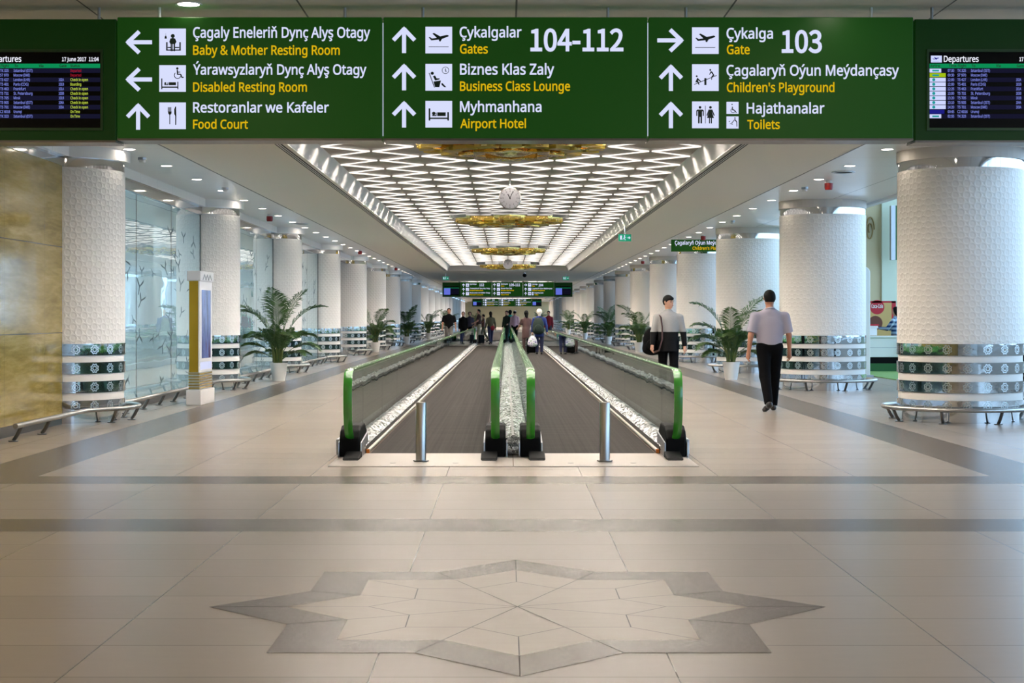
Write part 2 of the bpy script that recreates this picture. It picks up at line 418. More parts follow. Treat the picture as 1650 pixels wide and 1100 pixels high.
    "0": (530, [[265,-39,350,-22,419,27,469,108,499,216,509,352,499,488,469,595,419,674,350,723,265,739,181,723,112,674,62,595,32,488,22,352,32,216,62,108,112,27,181,-22], [265,85,234,93,205,119,181,169,164,246,158,352,164,458,181,535,205,584,234,609,265,617,297,609,326,584,350,535,367,458,373,352,367,246,350,169,326,119,297,93]]),
    "1": (530, [[58,-26,494,-26,494,99,354,99,354,726,255,726,188,696,90,671,90,569,215,569,215,99,58,99]]),
    "2": (530, [[16,-26,508,-26,508,101,288,101,205,83,285,143,362,234,422,325,461,415,475,507,465,584,435,648,386,697,321,728,244,739,156,725,82,686,0,611,89,524,147,582,189,606,233,615,292,600,325,563,336,504,305,387,203,244,16,63]]),
    "3": (530, [[251,-39,329,-29,398,-1,453,46,490,109,503,188,480,284,419,353,382,369,411,386,461,451,479,537,468,607,435,664,385,706,321,730,248,739,166,727,96,695,16,633,97,538,157,587,200,608,245,615,296,604,326,576,337,530,333,496,317,468,288,446,240,430,144,421,144,306,250,298,305,282,338,258,356,228,361,191,346,135,307,100,245,87,183,97,133,123,69,178,-8,81,67,15,147,-24]]),
    "4": (530, [[299,-26,433,-26,433,167,526,167,526,289,433,289,433,726,296,726,-7,258,-7,167,299,167], [299,289,158,289,292,488,300,503,299,478]]),
    "5": (530, [[250,-39,327,-27,397,6,454,61,492,136,506,227,494,317,460,388,407,439,342,468,268,477,205,469,193,464,205,600,471,600,471,726,81,726,55,360,128,314,193,349,244,358,308,342,349,299,364,226,347,150,303,103,240,87,178,96,128,121,66,175,-10,76,67,13,146,-24]]),
    "6": (530, [[287,-39,359,-27,422,8,471,62,504,132,515,215,505,301,477,370,430,421,367,451,294,461,230,449,168,417,151,381,172,459,196,535,230,582,270,607,315,614,366,602,430,552,514,643,447,700,386,728,312,739,224,724,145,678,82,599,42,485,27,334,39,204,74,100,129,24,202,-23], [165,272,202,312,243,336,279,343,335,328,368,286,379,215,366,142,332,98,286,83,249,90,218,112,193,151,174,208]]),
    "7": (530, [[161,-26,304,-26,316,150,335,280,370,398,424,513,511,639,511,726,21,726,21,600,339,600,292,525,237,409,199,286,175,152]]),
    "8": (530, [[267,-39,347,-29,415,0,467,44,501,101,513,168,494,262,445,329,406,357,431,383,471,447,488,525,478,594,450,653,404,698,343,727,269,737,200,727,140,701,93,657,62,601,51,532,66,456,105,396,133,371,92,342,39,269,17,174,30,104,65,45,119,0,188,-29], [309,412,251,438,202,479,184,534,195,579,224,608,268,619,318,606,349,572,360,521,354,479,333,439], [268,79,205,93,164,130,148,183,158,234,188,280,222,310,297,277,355,232,376,170,363,124,327,92]]),
    "9": (530, [[225,-39,311,-24,388,25,450,107,490,225,505,380,492,506,457,606,401,679,328,724,243,739,171,727,109,692,59,639,27,569,16,485,25,400,54,331,101,280,162,249,235,239,302,251,364,284,381,320,359,242,334,166,301,119,264,94,222,87,168,99,99,149,18,56,86,0,148,-28], [368,432,330,390,288,364,250,357,195,372,163,414,151,485,164,558,198,602,245,618,282,611,314,590,340,552,359,496]]),
    "-": (331, [[18,208,314,208,314,327,18,327]]),
    ".": (263, [[50,53,56,91,74,119,101,134,130,139,161,134,188,119,207,91,212,53,207,15,188,-13,161,-29,130,-34,100,-29,74,-13,56,15]]),
    "(": (294, [[19,269,23,350,35,429,55,506,84,580,122,649,173,720,301,720,222,594,180,491,155,382,147,269,150,196,162,124,181,53,207,-16,240,-81,301,-175,173,-175,122,-105,84,-38,55,35,35,111,23,189]]),
    ")": (294, [[275,269,271,189,259,111,239,35,211,-37,173,-105,121,-175,-7,-175,54,-81,88,-16,114,53,132,124,144,196,148,270,144,345,132,418,114,491,88,561,54,627,-8,720,121,720,173,649,211,580,239,506,259,429,271,350]]),
    ":": (263, [[50,53,56,91,74,119,101,134,130,139,161,134,188,119,207,91,212,53,207,15,188,-13,161,-29,130,-34,100,-29,74,-13,56,15], [50,472,56,511,74,539,101,555,130,559,161,555,188,540,207,512,212,472,207,435,188,407,161,391,130,386,100,391,74,407,56,435]]),
}

_filled = {}


def glyph(ch):
    """filled outline of one character, made once"""
    if ch not in _filled:
        adv, outlines = GLYPH[ch]
        v, f = [], []
        if outlines:
            c = bpy.data.curves.new('lettering', 'CURVE'); c.dimensions = '2D'; c.fill_mode = 'BOTH'
            for q in outlines:
                sp = c.splines.new('POLY'); sp.points.add(len(q) // 2 - 1); sp.use_cyclic_u = True
                for i in range(len(q) // 2):
                    sp.points[i].co = (q[2 * i] / 1000.0, q[2 * i + 1] / 1000.0, 0, 1)
            o = bpy.data.objects.new('lettering', c); COL.objects.link(o)
            dg = bpy.context.evaluated_depsgraph_get(); dg.update()
            me = bpy.data.meshes.new_from_object(o.evaluated_get(dg))
            v = [tuple(x.co[:2]) for x in me.vertices]; f = [tuple(p.vertices) for p in me.polygons]
            bpy.data.objects.remove(o); bpy.data.curves.remove(c); bpy.data.meshes.remove(me)
        _filled[ch] = (adv / 1000.0, v, f)
    return _filled[ch]


def text_geo(body):
    v, f, x = [], [], 0.0
    for ch in body:
        adv, q, fc = glyph(ch)
        b = len(v)
        v += [(p[0] + x, p[1]) for p in q]
        f += [tuple(b + i for i in t) for t in fc]
        x += adv
    return v, f


def put_text(mb, body, x0, x1, zb, cap, y, bold=0.0):
    """letters on a plane facing -y: from x0 to x1, baseline zb, capital height cap"""
    v, f = text_geo(body)
    if not v:
        return
    xs = [p[0] for p in v]; a, b = min(xs), max(xs)
    k = cap / 0.70
    kx = (x1 - x0) / (b - a) if x1 is not None else k * 0.88
    mb.add([(x0 + (p[0] - a) * kx, y, zb + p[1] * k) for p in v], f)


class Flat:
    """2-D shapes on a plane facing -y; the icon's unit square maps to (x0,z0)-(x0+s,z0+s)"""
    def __init__(s, mb, x0, z0, size, y):
        s.mb, s.x0, s.z0, s.k, s.y = mb, x0, z0, size, y

    def poly(s, pts):
        s.mb.add([(s.x0 + p[0] * s.k, s.y, s.z0 + p[1] * s.k) for p in pts], [tuple(range(len(pts)))]); return s

    def rect(s, a, b, c, d):
        return s.poly([(a, b), (c, b), (c, d), (a, d)])

    def disc(s, x, z, r, n=20):
        return s.poly([(x + r * math.cos(2 * PI * i / n), z + r * math.sin(2 * PI * i / n)) for i in range(n)])

    def ring(s, x, z, r, w, n=24, a0=0.0, a1=2 * PI):
        for i in range(n):
            a = a0 + (a1 - a0) * i / n; b = a0 + (a1 - a0) * (i + 1) / n
            s.poly([(x + (r - w) * math.cos(a), z + (r - w) * math.sin(a)), (x + r * math.cos(a), z + r * math.sin(a)),
                    (x + r * math.cos(b), z + r * math.sin(b)), (x + (r - w) * math.cos(b), z + (r - w) * math.sin(b))])
        return s

    def line(s, x0, z0, x1, z1, w):
        d = Vector((x1 - x0, z1 - z0)); n = Vector((-d.y, d.x)).normalized() * (w / 2)
        return s.poly([(x0 + n.x, z0 + n.y), (x0 - n.x, z0 - n.y), (x1 - n.x, z1 - n.y), (x1 + n.x, z1 + n.y)])


# ------------------------------------------------------------------ materials
def m_floor():
    t = NT('floor_stone_tiles')
    co, x, y, z = t.coords()
    ax = t.math('ABSOLUTE', x)
    cross = t.math('MAXIMUM', t.band(y, 10.39, 11.03), t.band(y, 13.37, 14.0))
    run = t.math('MULTIPLY', t.band(ax, 4.2, 4.9), t.math('GREATER_THAN', y, 13.37))
    dark = t.math('MAXIMUM', cross, run)
    # tiles 1.2 x 0.6 with thin joints
    tx = t.math('ADD', x, 0.6 + 120); ty = t.math('ADD', y, 60 - 6.18 % 0.6)
    fx = t.math('FLOORED_MODULO', tx, 1.2); fy = t.math('FLOORED_MODULO', ty, 0.6)
    joint = t.math('MAXIMUM', t.math('LESS_THAN', fx, 0.006), t.math('MULTIPLY', t.math('LESS_THAN', fy, 0.007), 0.55))
    cell = t.vec(t.math('FLOOR', t.math('DIVIDE', tx, 1.2)), t.math('FLOOR', t.math('DIVIDE', ty, 0.6)), 0.0)
    wn = t.n('ShaderNodeTexWhiteNoise'); t.set(wn.inputs[0], cell)
    grain = t.noise(t.vec(t.math('MULTIPLY', x, 1.2), t.math('MULTIPLY', y, 3.0), 0.0), 5, 3, 0.5)
    var = t.math('ADD', t.math('MULTIPLY', wn.outputs[0], 0.6), t.math('MULTIPLY', grain, 0.4))
    light = t.mix(var, lin((150, 138, 126)), lin((159, 147, 135)))
    brown = t.mix(var, lin((88, 76, 67)), lin((94, 82, 73)))
    c = t.mix(dark, light, brown)
    c = t.mix(t.math('MULTIPLY', joint, 0.8), c, lin((66, 57, 50)))
    return t.done(t.bsdf(c, 0.27, 0, 0.24))


def m_stone(name, a, b):
    t = NT(name)
    co, x, y, z = t.coords()
    g = t.noise(t.vec(t.math('MULTIPLY', x, 1.2), t.math('MULTIPLY', y, 3.0), 0.0), 5, 3, 0.5)
    return t.done(t.bsdf(t.mix(g, lin(a), lin(b)), 0.27, 0, 0.24))


def m_ceiling():
    t = NT('ceiling_panels')
    co, x, y, z = t.coords()
    ax = t.math('ABSOLUTE', x)
    seam1 = t.band(ax, 4.58, 4.61)
    seam2 = t.math('LESS_THAN', t.math('FLOORED_MODULO', t.math('ADD', x, 156.0), 1.56), 0.014)
    seam2 = t.math('MULTIPLY', seam2, t.math('LESS_THAN', y, 14.5))
    seam3 = t.math('MULTIPLY', t.math('LESS_THAN', t.math('FLOORED_MODULO', t.math('ADD', y, 100.0), 4.0), 0.014), t.math('LESS_THAN', y, 14.5))
    seam4 = t.math('MULTIPLY', t.math('LESS_THAN', t.math('FLOORED_MODULO', t.math('ADD', y, 100.0), 1.2), 0.01), t.math('GREATER_THAN', ax, 4.6))
    seam5 = t.band(ax, 6.14, 6.155)
    s = t.math('MAXIMUM', t.math('MAXIMUM', seam1, t.math('MAXIMUM', seam2, seam3)), t.math('MAXIMUM', seam5, t.math('MULTIPLY', seam4, 0.35)))
    metal = t.math('GREATER_THAN', ax, 4.6)
    c = t.mix(metal, lin((244, 239, 229)), lin((240, 238, 236)))
    c = t.mix(t.math('MULTIPLY', s, 0.9), c, lin((60, 58, 56)))
    r = t.math('SUBTRACT', 0.6, t.math('MULTIPLY', metal, 0.32))
    return t.done(t.bsdf(c, r, 0, 0.5))


def rings(t, u, v, pu, pv, r, w):
    """lattice of rings (hexagonal) on surface coordinates u, v: soft 0..1"""
    def one(du, dv):
        a = t.math('SUBTRACT', t.math('FLOORED_MODULO', t.math('ADD', u, du), pu), pu / 2)
        b = t.math('SUBTRACT', t.math('FLOORED_MODULO', t.math('ADD', v, dv), pv), pv / 2)
        d = t.math('SQRT', t.math('ADD', t.math('MULTIPLY', a, a), t.math('MULTIPLY', b, b)))
        e = t.math('ABSOLUTE', t.math('SUBTRACT', d, r))
        return t.math('SUBTRACT', 1.0, t.math('DIVIDE', e, w), clamp=True)
    return t.math('MAXIMUM', one(50 * pu, 50 * pv), one(50.5 * pu, 50.5 * pv))


def m_column():
    t = NT('embossed_white_column')
    co, x, y, z = t.coords()
    u = t.math('MULTIPLY', t.math('ARCTAN2', y, x), 0.83)
    pu = 2 * PI * 0.83 / 36
    h = rings(t, u, z, pu, 0.15, 0.048, 0.02)
    hh = h
    nb = t.bump(hh, 0.4, 0.012)
    c = t.mix(t.math('MULTIPLY', hh, 0.1), lin((240, 234, 228)), lin((245, 240, 235)))
    return t.done(t.bsdf(c, 0.55, 0, 0.35, nb))


def m_band():
    t = NT('mirror_band_with_rosettes')
    co, x, y, z = t.coords()
    u = t.math('MULTIPLY', t.math('ARCTAN2', y, x), 0.835)
    pu = 2 * PI * 0.835 / 20
    a = t.math('SUBTRACT', t.math('FLOORED_MODULO', t.math('ADD', u, 50 * pu), pu), pu / 2)
    # height inside each band: bands sit every 0.247 m with the middle of the top one at 0.973
    b = t.math('SUBTRACT', t.math('FLOORED_MODULO', t.math('ADD', z, 2.47 - 0.8495), 0.247), 0.1235)
    d = t.math('SQRT', t.math('ADD', t.math('MULTIPLY', a, a), t.math('MULTIPLY', b, b)))
    ang = t.math('ARCTAN2', b, a)
    wave = t.math('MULTIPLY', t.math('COSINE', t.math('MULTIPLY', ang, 8.0)), 0.006)
    e = t.math('ABSOLUTE', t.math('SUBTRACT', t.math('ADD', d, wave), 0.052))
    r1 = t.math('LESS_THAN', e, 0.008)
    r2 = t.math('LESS_THAN', t.math('ABSOLUTE', t.math('SUBTRACT', d, 0.026)), 0.006)
    etched = t.math('MAXIMUM', r1, r2)
    c = t.mix(etched, lin((208, 211, 214)), lin((192, 197, 198)))
    r = t.math('ADD', 0.05, t.math('MULTIPLY', etched, 0.3))
    wob = t.noise(t.vec(u, z, 0.0), 5, 2)
    return t.done(t.bsdf(c, r, 1.0, 0.5, t.bump(wob, 0.08, 0.02)))


def m_onyx():
    t = NT('honey_onyx_panels')
    co, x, y, z = t.coords()
    w = t.noise(t.vec(0.0, t.math('MULTIPLY', y, 0.35), t.math('MULTIPLY', z, 2.2)), 2.6, 6, 0.6, 0.6)
    w2 = t.noise(t.vec(0.0, t.math('MULTIPLY', y, 0.8), t.math('MULTIPLY', z, 7.0)), 4.0, 4, 0.6, 0.3)
    c = t.ramp(t.math('ADD', t.math('MULTIPLY', w, 0.7), t.math('MULTIPLY', w2, 0.3)),
               [(0.32, lin((124, 104, 40))), (0.5, lin((154, 132, 64))), (0.68, lin((184, 164, 102)))])
    jz = t.math('LESS_THAN', t.math('FLOORED_MODULO', t.math('SUBTRACT', z, 1.19 - 11.2), 1.12), 0.014)
    jy = t.math('LESS_THAN', t.math('FLOORED_MODULO', t.math('SUBTRACT', y, 20.0 - 160), 1.6), 0.010)
    j = t.math('MAXIMUM', jz, t.math('MULTIPLY', jy, 0.6))
    c = t.mix(t.math('MULTIPLY', j, 0.8), c, lin((70, 56, 34)))
    wob = t.noise(t.vec(0.0, t.math('MULTIPLY', y, 0.9), t.math('MULTIPLY', z, 0.9)), 1.4, 2)
    return t.done(t.bsdf(c, 0.10, 0, 0.6, t.bump(wob, 0.10, 0.03)))


def m_glass(name, tint, body=None, amount=0.0, gloss_rough=0.01):
    """pane: tinted clear glass; the mirror reflection is taken once, on the side facing out"""
    t = NT(name)
    tr = t.n('ShaderNodeBsdfTransparent'); tr.inputs[0].default_value = lin(tint)
    base = tr.outputs[0]
    if body is not None:
        df = t.n('ShaderNodeBsdfDiffuse'); df.inputs[0].default_value = lin(body)
        mx = t.n('ShaderNodeMixShader'); mx.inputs[0].default_value = amount
        t.t.links.new(base, mx.inputs[1]); t.t.links.new(df.outputs[0], mx.inputs[2]); base = mx.outputs[0]
    gl = t.n('ShaderNodeBsdfGlossy'); gl.inputs['Roughness'].default_value = gloss_rough
    gl.inputs['Color'].default_value = (0.95, 0.98, 0.97, 1)
    if name.startswith('balustrade') or body is not None:
        co, x, y, z = t.coords()
        wob = t.noise(t.vec(0.0, t.math('MULTIPLY', y, 0.6), z), 1.2, 2)
        t.t.links.new(t.bump(wob, 0.10, 0.03), gl.inputs['Normal'])
    fr = t.n('ShaderNodeFresnel'); fr.inputs[0].default_value = 1.55
    geo = t.n('ShaderNodeNewGeometry')
    f = t.math('MULTIPLY', fr.outputs[0], t.math('SUBTRACT', 1.0, geo.outputs['Backfacing']))
    f = t.math('MULTIPLY', f, 1.35, clamp=True)
    mx = t.n('ShaderNodeMixShader'); t.set(mx.inputs[0], f)
    t.t.links.new(base, mx.inputs[1]); t.t.links.new(gl.outputs[0], mx.inputs[2])
    return t.done(mx.outputs[0])


def m_deck():
    t = NT('polished_steel_deck')
    co, x, y, z = t.coords()
    n1 = t.noise(t.vec(t.math('MULTIPLY', x, 3.0), y, t.math('MULTIPLY', z, 3.0)), 4.5, 4, 0.6, 0.4)
    n2 = t.noise(t.vec(x, t.math('MULTIPLY', y, 0.5), z), 16.0, 3, 0.5, 1.2)
    h = t.math('ADD', n1, t.math('MULTIPLY', n2, 0.7))
    r = t.ramp(n2, [(0.40, (0.06, 0.06, 0.06, 1)), (0.60, (0.42, 0.42, 0.42, 1))])
    return t.done(t.bsdf(lin((224, 224, 226)), r, 1.0, 0.5, t.bump(h, 1.0, 0.12)))


def m_belt():
    t = NT('ribbed_walkway_belt')
    co, x, y, z = t.coords()
    st = t.noise(t.vec(t.math('MULTIPLY', x, 14.0), t.math('MULTIPLY', y, 0.05), 0.0), 2.0, 3, 0.6)
    lt = t.noise(t.vec(t.math('MULTIPLY', x, 0.4), t.math('MULTIPLY', y, 5.0), 0.0), 2.0, 3, 0.6)
    pal = t.math('LESS_THAN', t.math('FLOORED_MODULO', y, 0.4), 0.012)
    v = t.math('ADD', t.math('MULTIPLY', st, 0.6), t.math('MULTIPLY', lt, 0.4))
    c = t.ramp(v, [(0.35, lin((44, 41, 39))), (0.65, lin((60, 56, 54)))])
    c = t.mix(t.math('MULTIPLY', pal, 0.3), c, lin((46, 42, 40)))
    return t.done(t.bsdf(c, 0.7, 0.0, 0.03))


def m_gold():
    t = NT('polished_gold')
    co, x, y, z = t.coords()
    n1 = t.noise(co, 9.0, 3, 0.5)
    return t.done(t.bsdf(lin((218, 184, 104)), 0.14, 1.0, 0.5, t.bump(n1, 0.35, 0.03)))


def m_leaf():
    t = NT('palm_leaf')
    co, x, y, z = t.coords()
    n1 = t.noise(co, 5.0, 2)
    c = t.ramp(n1, [(0.3, lin((46, 74, 34))), (0.7, lin((84, 116, 58)))])
    return t.done(t.bsdf(c, 0.38, 0, 0.5))


def m_brush(name, rgb, rough=0.3):
    t = NT(name)
    co, x, y, z = t.coords()
    n1 = t.noise(t.vec(t.math('MULTIPLY', x, 3.0), t.math('MULTIPLY', y, 3.0), t.math('MULTIPLY', z, 40.0)), 6, 2)
    r = t.math('ADD', rough - 0.06, t.math('MULTIPLY', n1, 0.12))
    return t.done(t.bsdf(lin(rgb), r, 1.0, 0.5))


def m_sweater():
    t = NT('two_tone_knit')
    co, x, y, z = t.coords()
    g = t.noise(co, 160, 2)
    up = t.mix(g, lin((122, 120, 120)), lin((168, 166, 166)))
    c = t.mix(t.math('GREATER_THAN', z, 1.13), lin((10, 10, 12)), up)
    return t.done(t.bsdf(c, 0.9, 0, 0.2))


def m_plaid():
    t = NT('blue_plaid_cotton')
    co, x, y, z = t.coords()
    a = t.math('LESS_THAN', t.math('FLOORED_MODULO', t.math('ADD', x, 5.0), 0.12), 0.06)
    b = t.math('LESS_THAN', t.math('FLOORED_MODULO', z, 0.12), 0.06)
    c = t.mix(t.math('MULTIPLY', t.math('ADD', a, b), 0.5), lin((190, 215, 235)), lin((36, 62, 104)))
    return t.done(t.bsdf(c, 0.85, 0, 0.2))


def m_floral():
    t = NT('printed_plastic')
    co, x, y, z = t.coords()
    n1 = t.noise(co, 9, 2)
    c = t.ramp(n1, [(0.36, lin((96, 84, 150))), (0.46, lin((226, 222, 232))), (0.56, lin((235, 232, 236))), (0.66, lin((120, 160, 130)))])
    return t.done(t.bsdf(c, 0.4, 0, 0.4))


M = dict(
    floor=m_floor(), star_dark=m_stone('inlay_dark_stone', (88, 75, 67), (93, 80, 72)), star_light=m_stone('inlay_light_stone', (165, 152, 138), (171, 158, 144)),
    joint=simple('floor_joint', (66, 57, 50), 0.6, 0, 0.2), ceiling=m_ceiling(), plaster=simple('white_plaster', (206, 201, 196), 0.7), field=simple('luminous_ceiling_back', (160, 154, 149), 0.7),
    cove=simple('cove_paint', (200, 198, 196), 0.5, 0, 0.25), slot=simple('slot_black', (18, 18, 18), 0.7),
    led=emitter('led_tube', (255, 244, 230), LED_POWER), ledside=emitter('led_tube_side', (255, 246, 236), LED_SIDE), down=emitter('downlight_lamp', (255, 240, 222), DOWN_POWER), foredown=emitter('warm_downlight_lamp', (255, 228, 192), FORE_POWER),
    trim_white=simple('white_trim', (235, 233, 230), 0.4), column=m_column(), core=simple('white_ring', (238, 232, 226), 0.5),
    band=m_band(), chrome=simple('mirror_steel', (205, 206, 208), 0.06, 1.0), steel=m_brush('brushed_steel', (176, 174, 172)),
    darksteel=m_brush('dark_steel', (110, 108, 106)), onyx=m_onyx(), bal_glass=m_glass('balustrade_glass', (212, 223, 217)),
    lounge_glass=m_glass('pale_partition_glass', (222, 238, 244), (176, 208, 218), 0.5), hall_glass=m_glass('window_glass', (236, 244, 248)),
    deck=m_deck(), belt=m_belt(), skirt=simple('skirt_panel', (84, 80, 78), 0.35, 0.6), brush=simple('skirt_strip', (206, 200, 192), 0.35, 0.3),
    plate=simple('landing_metal', (158, 149, 141), 0.35, 0.0, 0.3), handrail=simple('green_handrail_rubber', (46, 128, 34), 0.2, 0, 0.6, coat=0.6),
    black=simple('black_plastic', (4, 4, 5), 0.6, 0, 0.12), silver=simple('silver_housing', (178, 180, 184), 0.3, 0.8),
    gold=m_gold(), goldpaint=simple('gold_glass', (176, 142, 30), 0.15, 0.5), pot=simple('white_pot', (232, 230, 226), 0.35), soil=simple('soil', (52, 40, 30), 0.9),
    leaf=m_leaf(), stem=simple('palm_stem', (92, 104, 44), 0.5),
    sgreen=simple('sign_green', (14, 56, 8), 0.4, 0, 0.25, emit=(24, 70, 16), power=0.45), boardgreen=simple('board_green', (8, 42, 6), 0.4, 0, 0.25, emit=(8, 44, 6), power=0.35), sframe=simple('sign_frame_green', (20, 62, 18), 0.4),
    swhite=emitter('sign_white', (214, 220, 250), 0.86), syellow=emitter('sign_yellow', (216, 176, 16), 0.86), sdark=simple('pictogram_dark', (24, 48, 34), 0.6),
    screen=simple('screen_black', (4, 4, 5), 0.35, 0, 0.1), rowlit=emitter('screen_row', (22, 22, 44), 0.86), headgreen=emitter('screen_header', (12, 140, 84), 0.86),
    tlist=emitter('screen_text', (120, 130, 215), 0.86), thead=emitter('screen_title', (240, 242, 255), 0.86), tred=emitter('screen_red', (150, 24, 44), 0.86),
    tgreen=emitter('screen_status', (180, 200, 70), 0.86), logo_white=emitter('screen_logo', (206, 214, 255), 0.86), logo_lime=emitter('screen_logo_lime', (160, 190, 20), 0.86),
    logo_blue=emitter('screen_logo_blue', (30, 30, 130), 0.86), logo_teal=emitter('screen_logo_teal', (30, 150, 150), 0.86),
    screenblue=emitter('screen_blue', (96, 110, 210), 0.86), redalarm=simple('red_alarm', (150, 24, 18), 0.4), exitgreen=simple('exit_green', (0, 110, 84), 0.4, emit=(0, 130, 96), power=0.7),
    clockface=simple('clock_face', (138, 136, 142), 0.6), totem=simple('totem_white', (226, 222, 222), 0.35), totemscreen=None,
    skin=simple('skin', (196, 146, 122), 0.55), skin2=simple('skin_tan', (176, 122, 96), 0.55), hair=simple('black_hair', (12, 10, 10), 0.7, 0, 0.15), hairwhite=simple('white_hair', (226, 216, 204), 0.7),
    shirt=simple('lilac_shirt', (158, 152, 166), 0.8), black_cloth=simple('black_cloth', (9, 9, 11), 0.9, 0, 0.1), shoe=simple('shoe_leather', (24, 20, 20), 0.4),
    sweater=m_sweater(), grey_cloth=simple('grey_cloth', (104, 100, 98), 0.85), blue_cloth=simple('blue_cloth', (22, 44, 108), 0.8), navy=simple('navy_denim', (34, 38, 72), 0.85),
    red_cloth=simple('red_cloth', (130, 16, 36), 0.8), brown_cloth=simple('brown_cloth', (78, 54, 52), 0.85), olive=simple('olive_cloth', (88, 84, 62), 0.85), beige=simple('beige_cloth', (186, 172, 140), 0.85),
    pink=simple('pink_cloth', (206, 176, 196), 0.85), teal=simple('teal_cloth', (0, 168, 150), 0.7), greenblack=simple('dark_green_cloth', (26, 42, 34), 0.85), plaid=m_plaid(), floral=m_floral(),
    lip=simple('lips', (150, 88, 80), 0.5), eye=simple('eye_dark', (18, 12, 10), 0.2), white=simple('white_lacquer', (238, 238, 236), 0.3),
    limewall=simple('pale_tile', (214, 222, 198), 0.4), tile=simple('cream_tile', (206, 190, 148), 0.35), matgreen=simple('green_mat', (128, 168, 92), 0.8), dgreen=simple('deep_green_panel', (24, 92, 34), 0.4),
    cola=simple('poster_red', (196, 14, 40), 0.35), posterwarm=simple('poster_warm', (214, 176, 110), 0.4), posterbrown=simple('poster_brown', (110, 54, 34), 0.4), bluepl=simple('blue_plastic', (30, 110, 190), 0.35), limepl=simple('lime_plastic', (130, 190, 40), 0.35),
    orange=simple('orange_cap', (214, 120, 40), 0.5), bronze=simple('bronze', (140, 116, 66), 0.35, 0.4), fleck=simple('glass_motif', (46, 66, 70), 0.5), mull=simple('window_mullion', (196, 204, 212), 0.4, 0.3), plainwall=simple('white_wall', (226, 228, 228), 0.6),
    purple=simple('dark_purple', (52, 40, 60), 0.6),
)


def m_totemscreen():
    t = NT('advert_screen')
    co, x, y, z = t.coords()
    n1 = t.noise(t.vec(0.0, t.math('MULTIPLY', y, 2.0), t.math('MULTIPLY', z, 0.8)), 2.2, 3)
    c = t.ramp(n1, [(0.35, lin((40, 44, 84))), (0.55, lin((92, 106, 160))), (0.7, lin((70, 40, 70)))])
    return t.done(t.bsdf(lin((10, 10, 14)), 0.15, 0, 0.5, None, c, 0.9))


M['totemscreen'] = m_totemscreen()


def m_amber():
    t = NT('amber_glass')
    a = t.n('ShaderNodeBsdfTranslucent'); a.inputs[0].default_value = lin((226, 204, 96))
    b = t.bsdf(lin((214, 188, 84)), 0.15, 0.0, 0.5)
    mx = t.n('ShaderNodeMixShader'); mx.inputs[0].default_value = 0.5
    t.t.links.new(a.outputs[0], mx.inputs[1]); t.t.links.new(b, mx.inputs[2])
    return t.done(mx.outputs[0])


M['amber'] = m_amber()
# ------------------------------------------------------------------ the setting
XC = 6.1                       # columns stand on x = +-6.1
YC = [21.6 + 9.4 * k for k in range(20)]
YE = 232.0                     # far end of the concourse
HL = 3.65                      # low ceiling
HT = 3.92                      # luminous trough
XW = -5.88                     # glazed / onyx side wall

fl = MB().box((-12, -14, -0.2), (22, YE, 0.0)).build('floor', M['floor'])
struct(fl)


def octagram(R, rot=0.0):
    """outline of two crossed squares: 16 points"""
    r = R * math.cos(PI / 4) / math.cos(PI / 8)
    return [((R if i % 2 == 0 else r) * math.cos(rot + i * PI / 8), (R if i % 2 == 0 else r) * math.sin(rot + i * PI / 8)) for i in range(16)]


def ring_poly(mb, A, B, z):
    n = len(A)
    for i in range(n):
        j = (i + 1) % n
        mb.quad((A[i][0], A[i][1], z), (A[j][0], A[j][1], z), (B[j][0], B[j][1], z), (B[i][0], B[i][1], z))


SX, SY = -0.012, 7.68
tr = lambda P: [(x + SX, y + SY) for x, y in P]
o1, o2, o3 = tr(octagram(1.49)), tr(octagram(1.115)), tr(octagram(0.72))
mb = MB(); mb.add([(x, y, 0.0012) for x, y in o2], [tuple(range(16))])
struct(mb.build('floor_inlay_field', M['star_light'], fl, fix=False))['label'] = 'light stone star field'
mb = MB(); ring_poly(mb, o1, o2, 0.0016)
struct(mb.build('floor_inlay_border', M['star_dark'], fl, fix=False))['label'] = 'brown stone star border'
mb = MB()


def seam(mb, a, b, w=0.005, z=0.0022):
    d = Vector((b[0] - a[0], b[1] - a[1])); n = Vector((-d.y, d.x)).normalized() * w / 2
    mb.quad((a[0] - n.x, a[1] - n.y, z), (b[0] - n.x, b[1] - n.y, z), (b[0] + n.x, b[1] + n.y, z), (a[0] + n.x, a[1] + n.y, z))


for i in range(16):
    seam(mb, o3[i], o3[(i + 1) % 16])
    if i % 2:
        seam(mb, (SX, SY), o1[i])
    elif i % 4 == 0:
        seam(mb, o3[i], o1[i])
    else:
        seam(mb, o3[i], o2[i])
struct(mb.build('floor_inlay_joints', M['joint'], fl, fix=False))

# --- ceiling: low slabs with two long luminous troughs
TR = [(14.5, 77.0), (99.2, 152.0), (186.0, 226.0)]
XS, XL = 2.92, 2.80            # lip and luminous field half widths
mb = MB()
mb.box((-12, -14, HL), (7.15, TR[0][0], HL + 0.2))
for k, (a, b) in enumerate(TR):
    mb.box((-12, a, HL), (-3.07, b, HL + 0.2)); mb.box((3.07, a, HL), (7.15, b, HL + 0.2))
    mb.box((-2.99, a, HL), (-XS, b, HL + 0.05)); mb.box((XS, a, HL), (2.99, b, HL + 0.05))
    nx = TR[k + 1][0] if k < 2 else YE
    mb.box((-12, b, HL), (7.15, nx, HL + 0.2))
ceil = struct(mb.build('ceiling', M['ceiling']))
mb = MB()
for a, b in TR:
    for s in (-1, 1):
        mb.prism_y([(s * XS, HL + 0.01), (s * XL, HT), (s * XL, HT + 0.05), (s * (XS + 0.04), HT + 0.05), (s * (XS + 0.04), HL + 0.01)], a, b)
    mb.box((-XS, a, HL), (XS, a + 0.02, HT + 0.04)); mb.box((-XS, b - 0.02, HL), (XS, b, HT + 0.04))
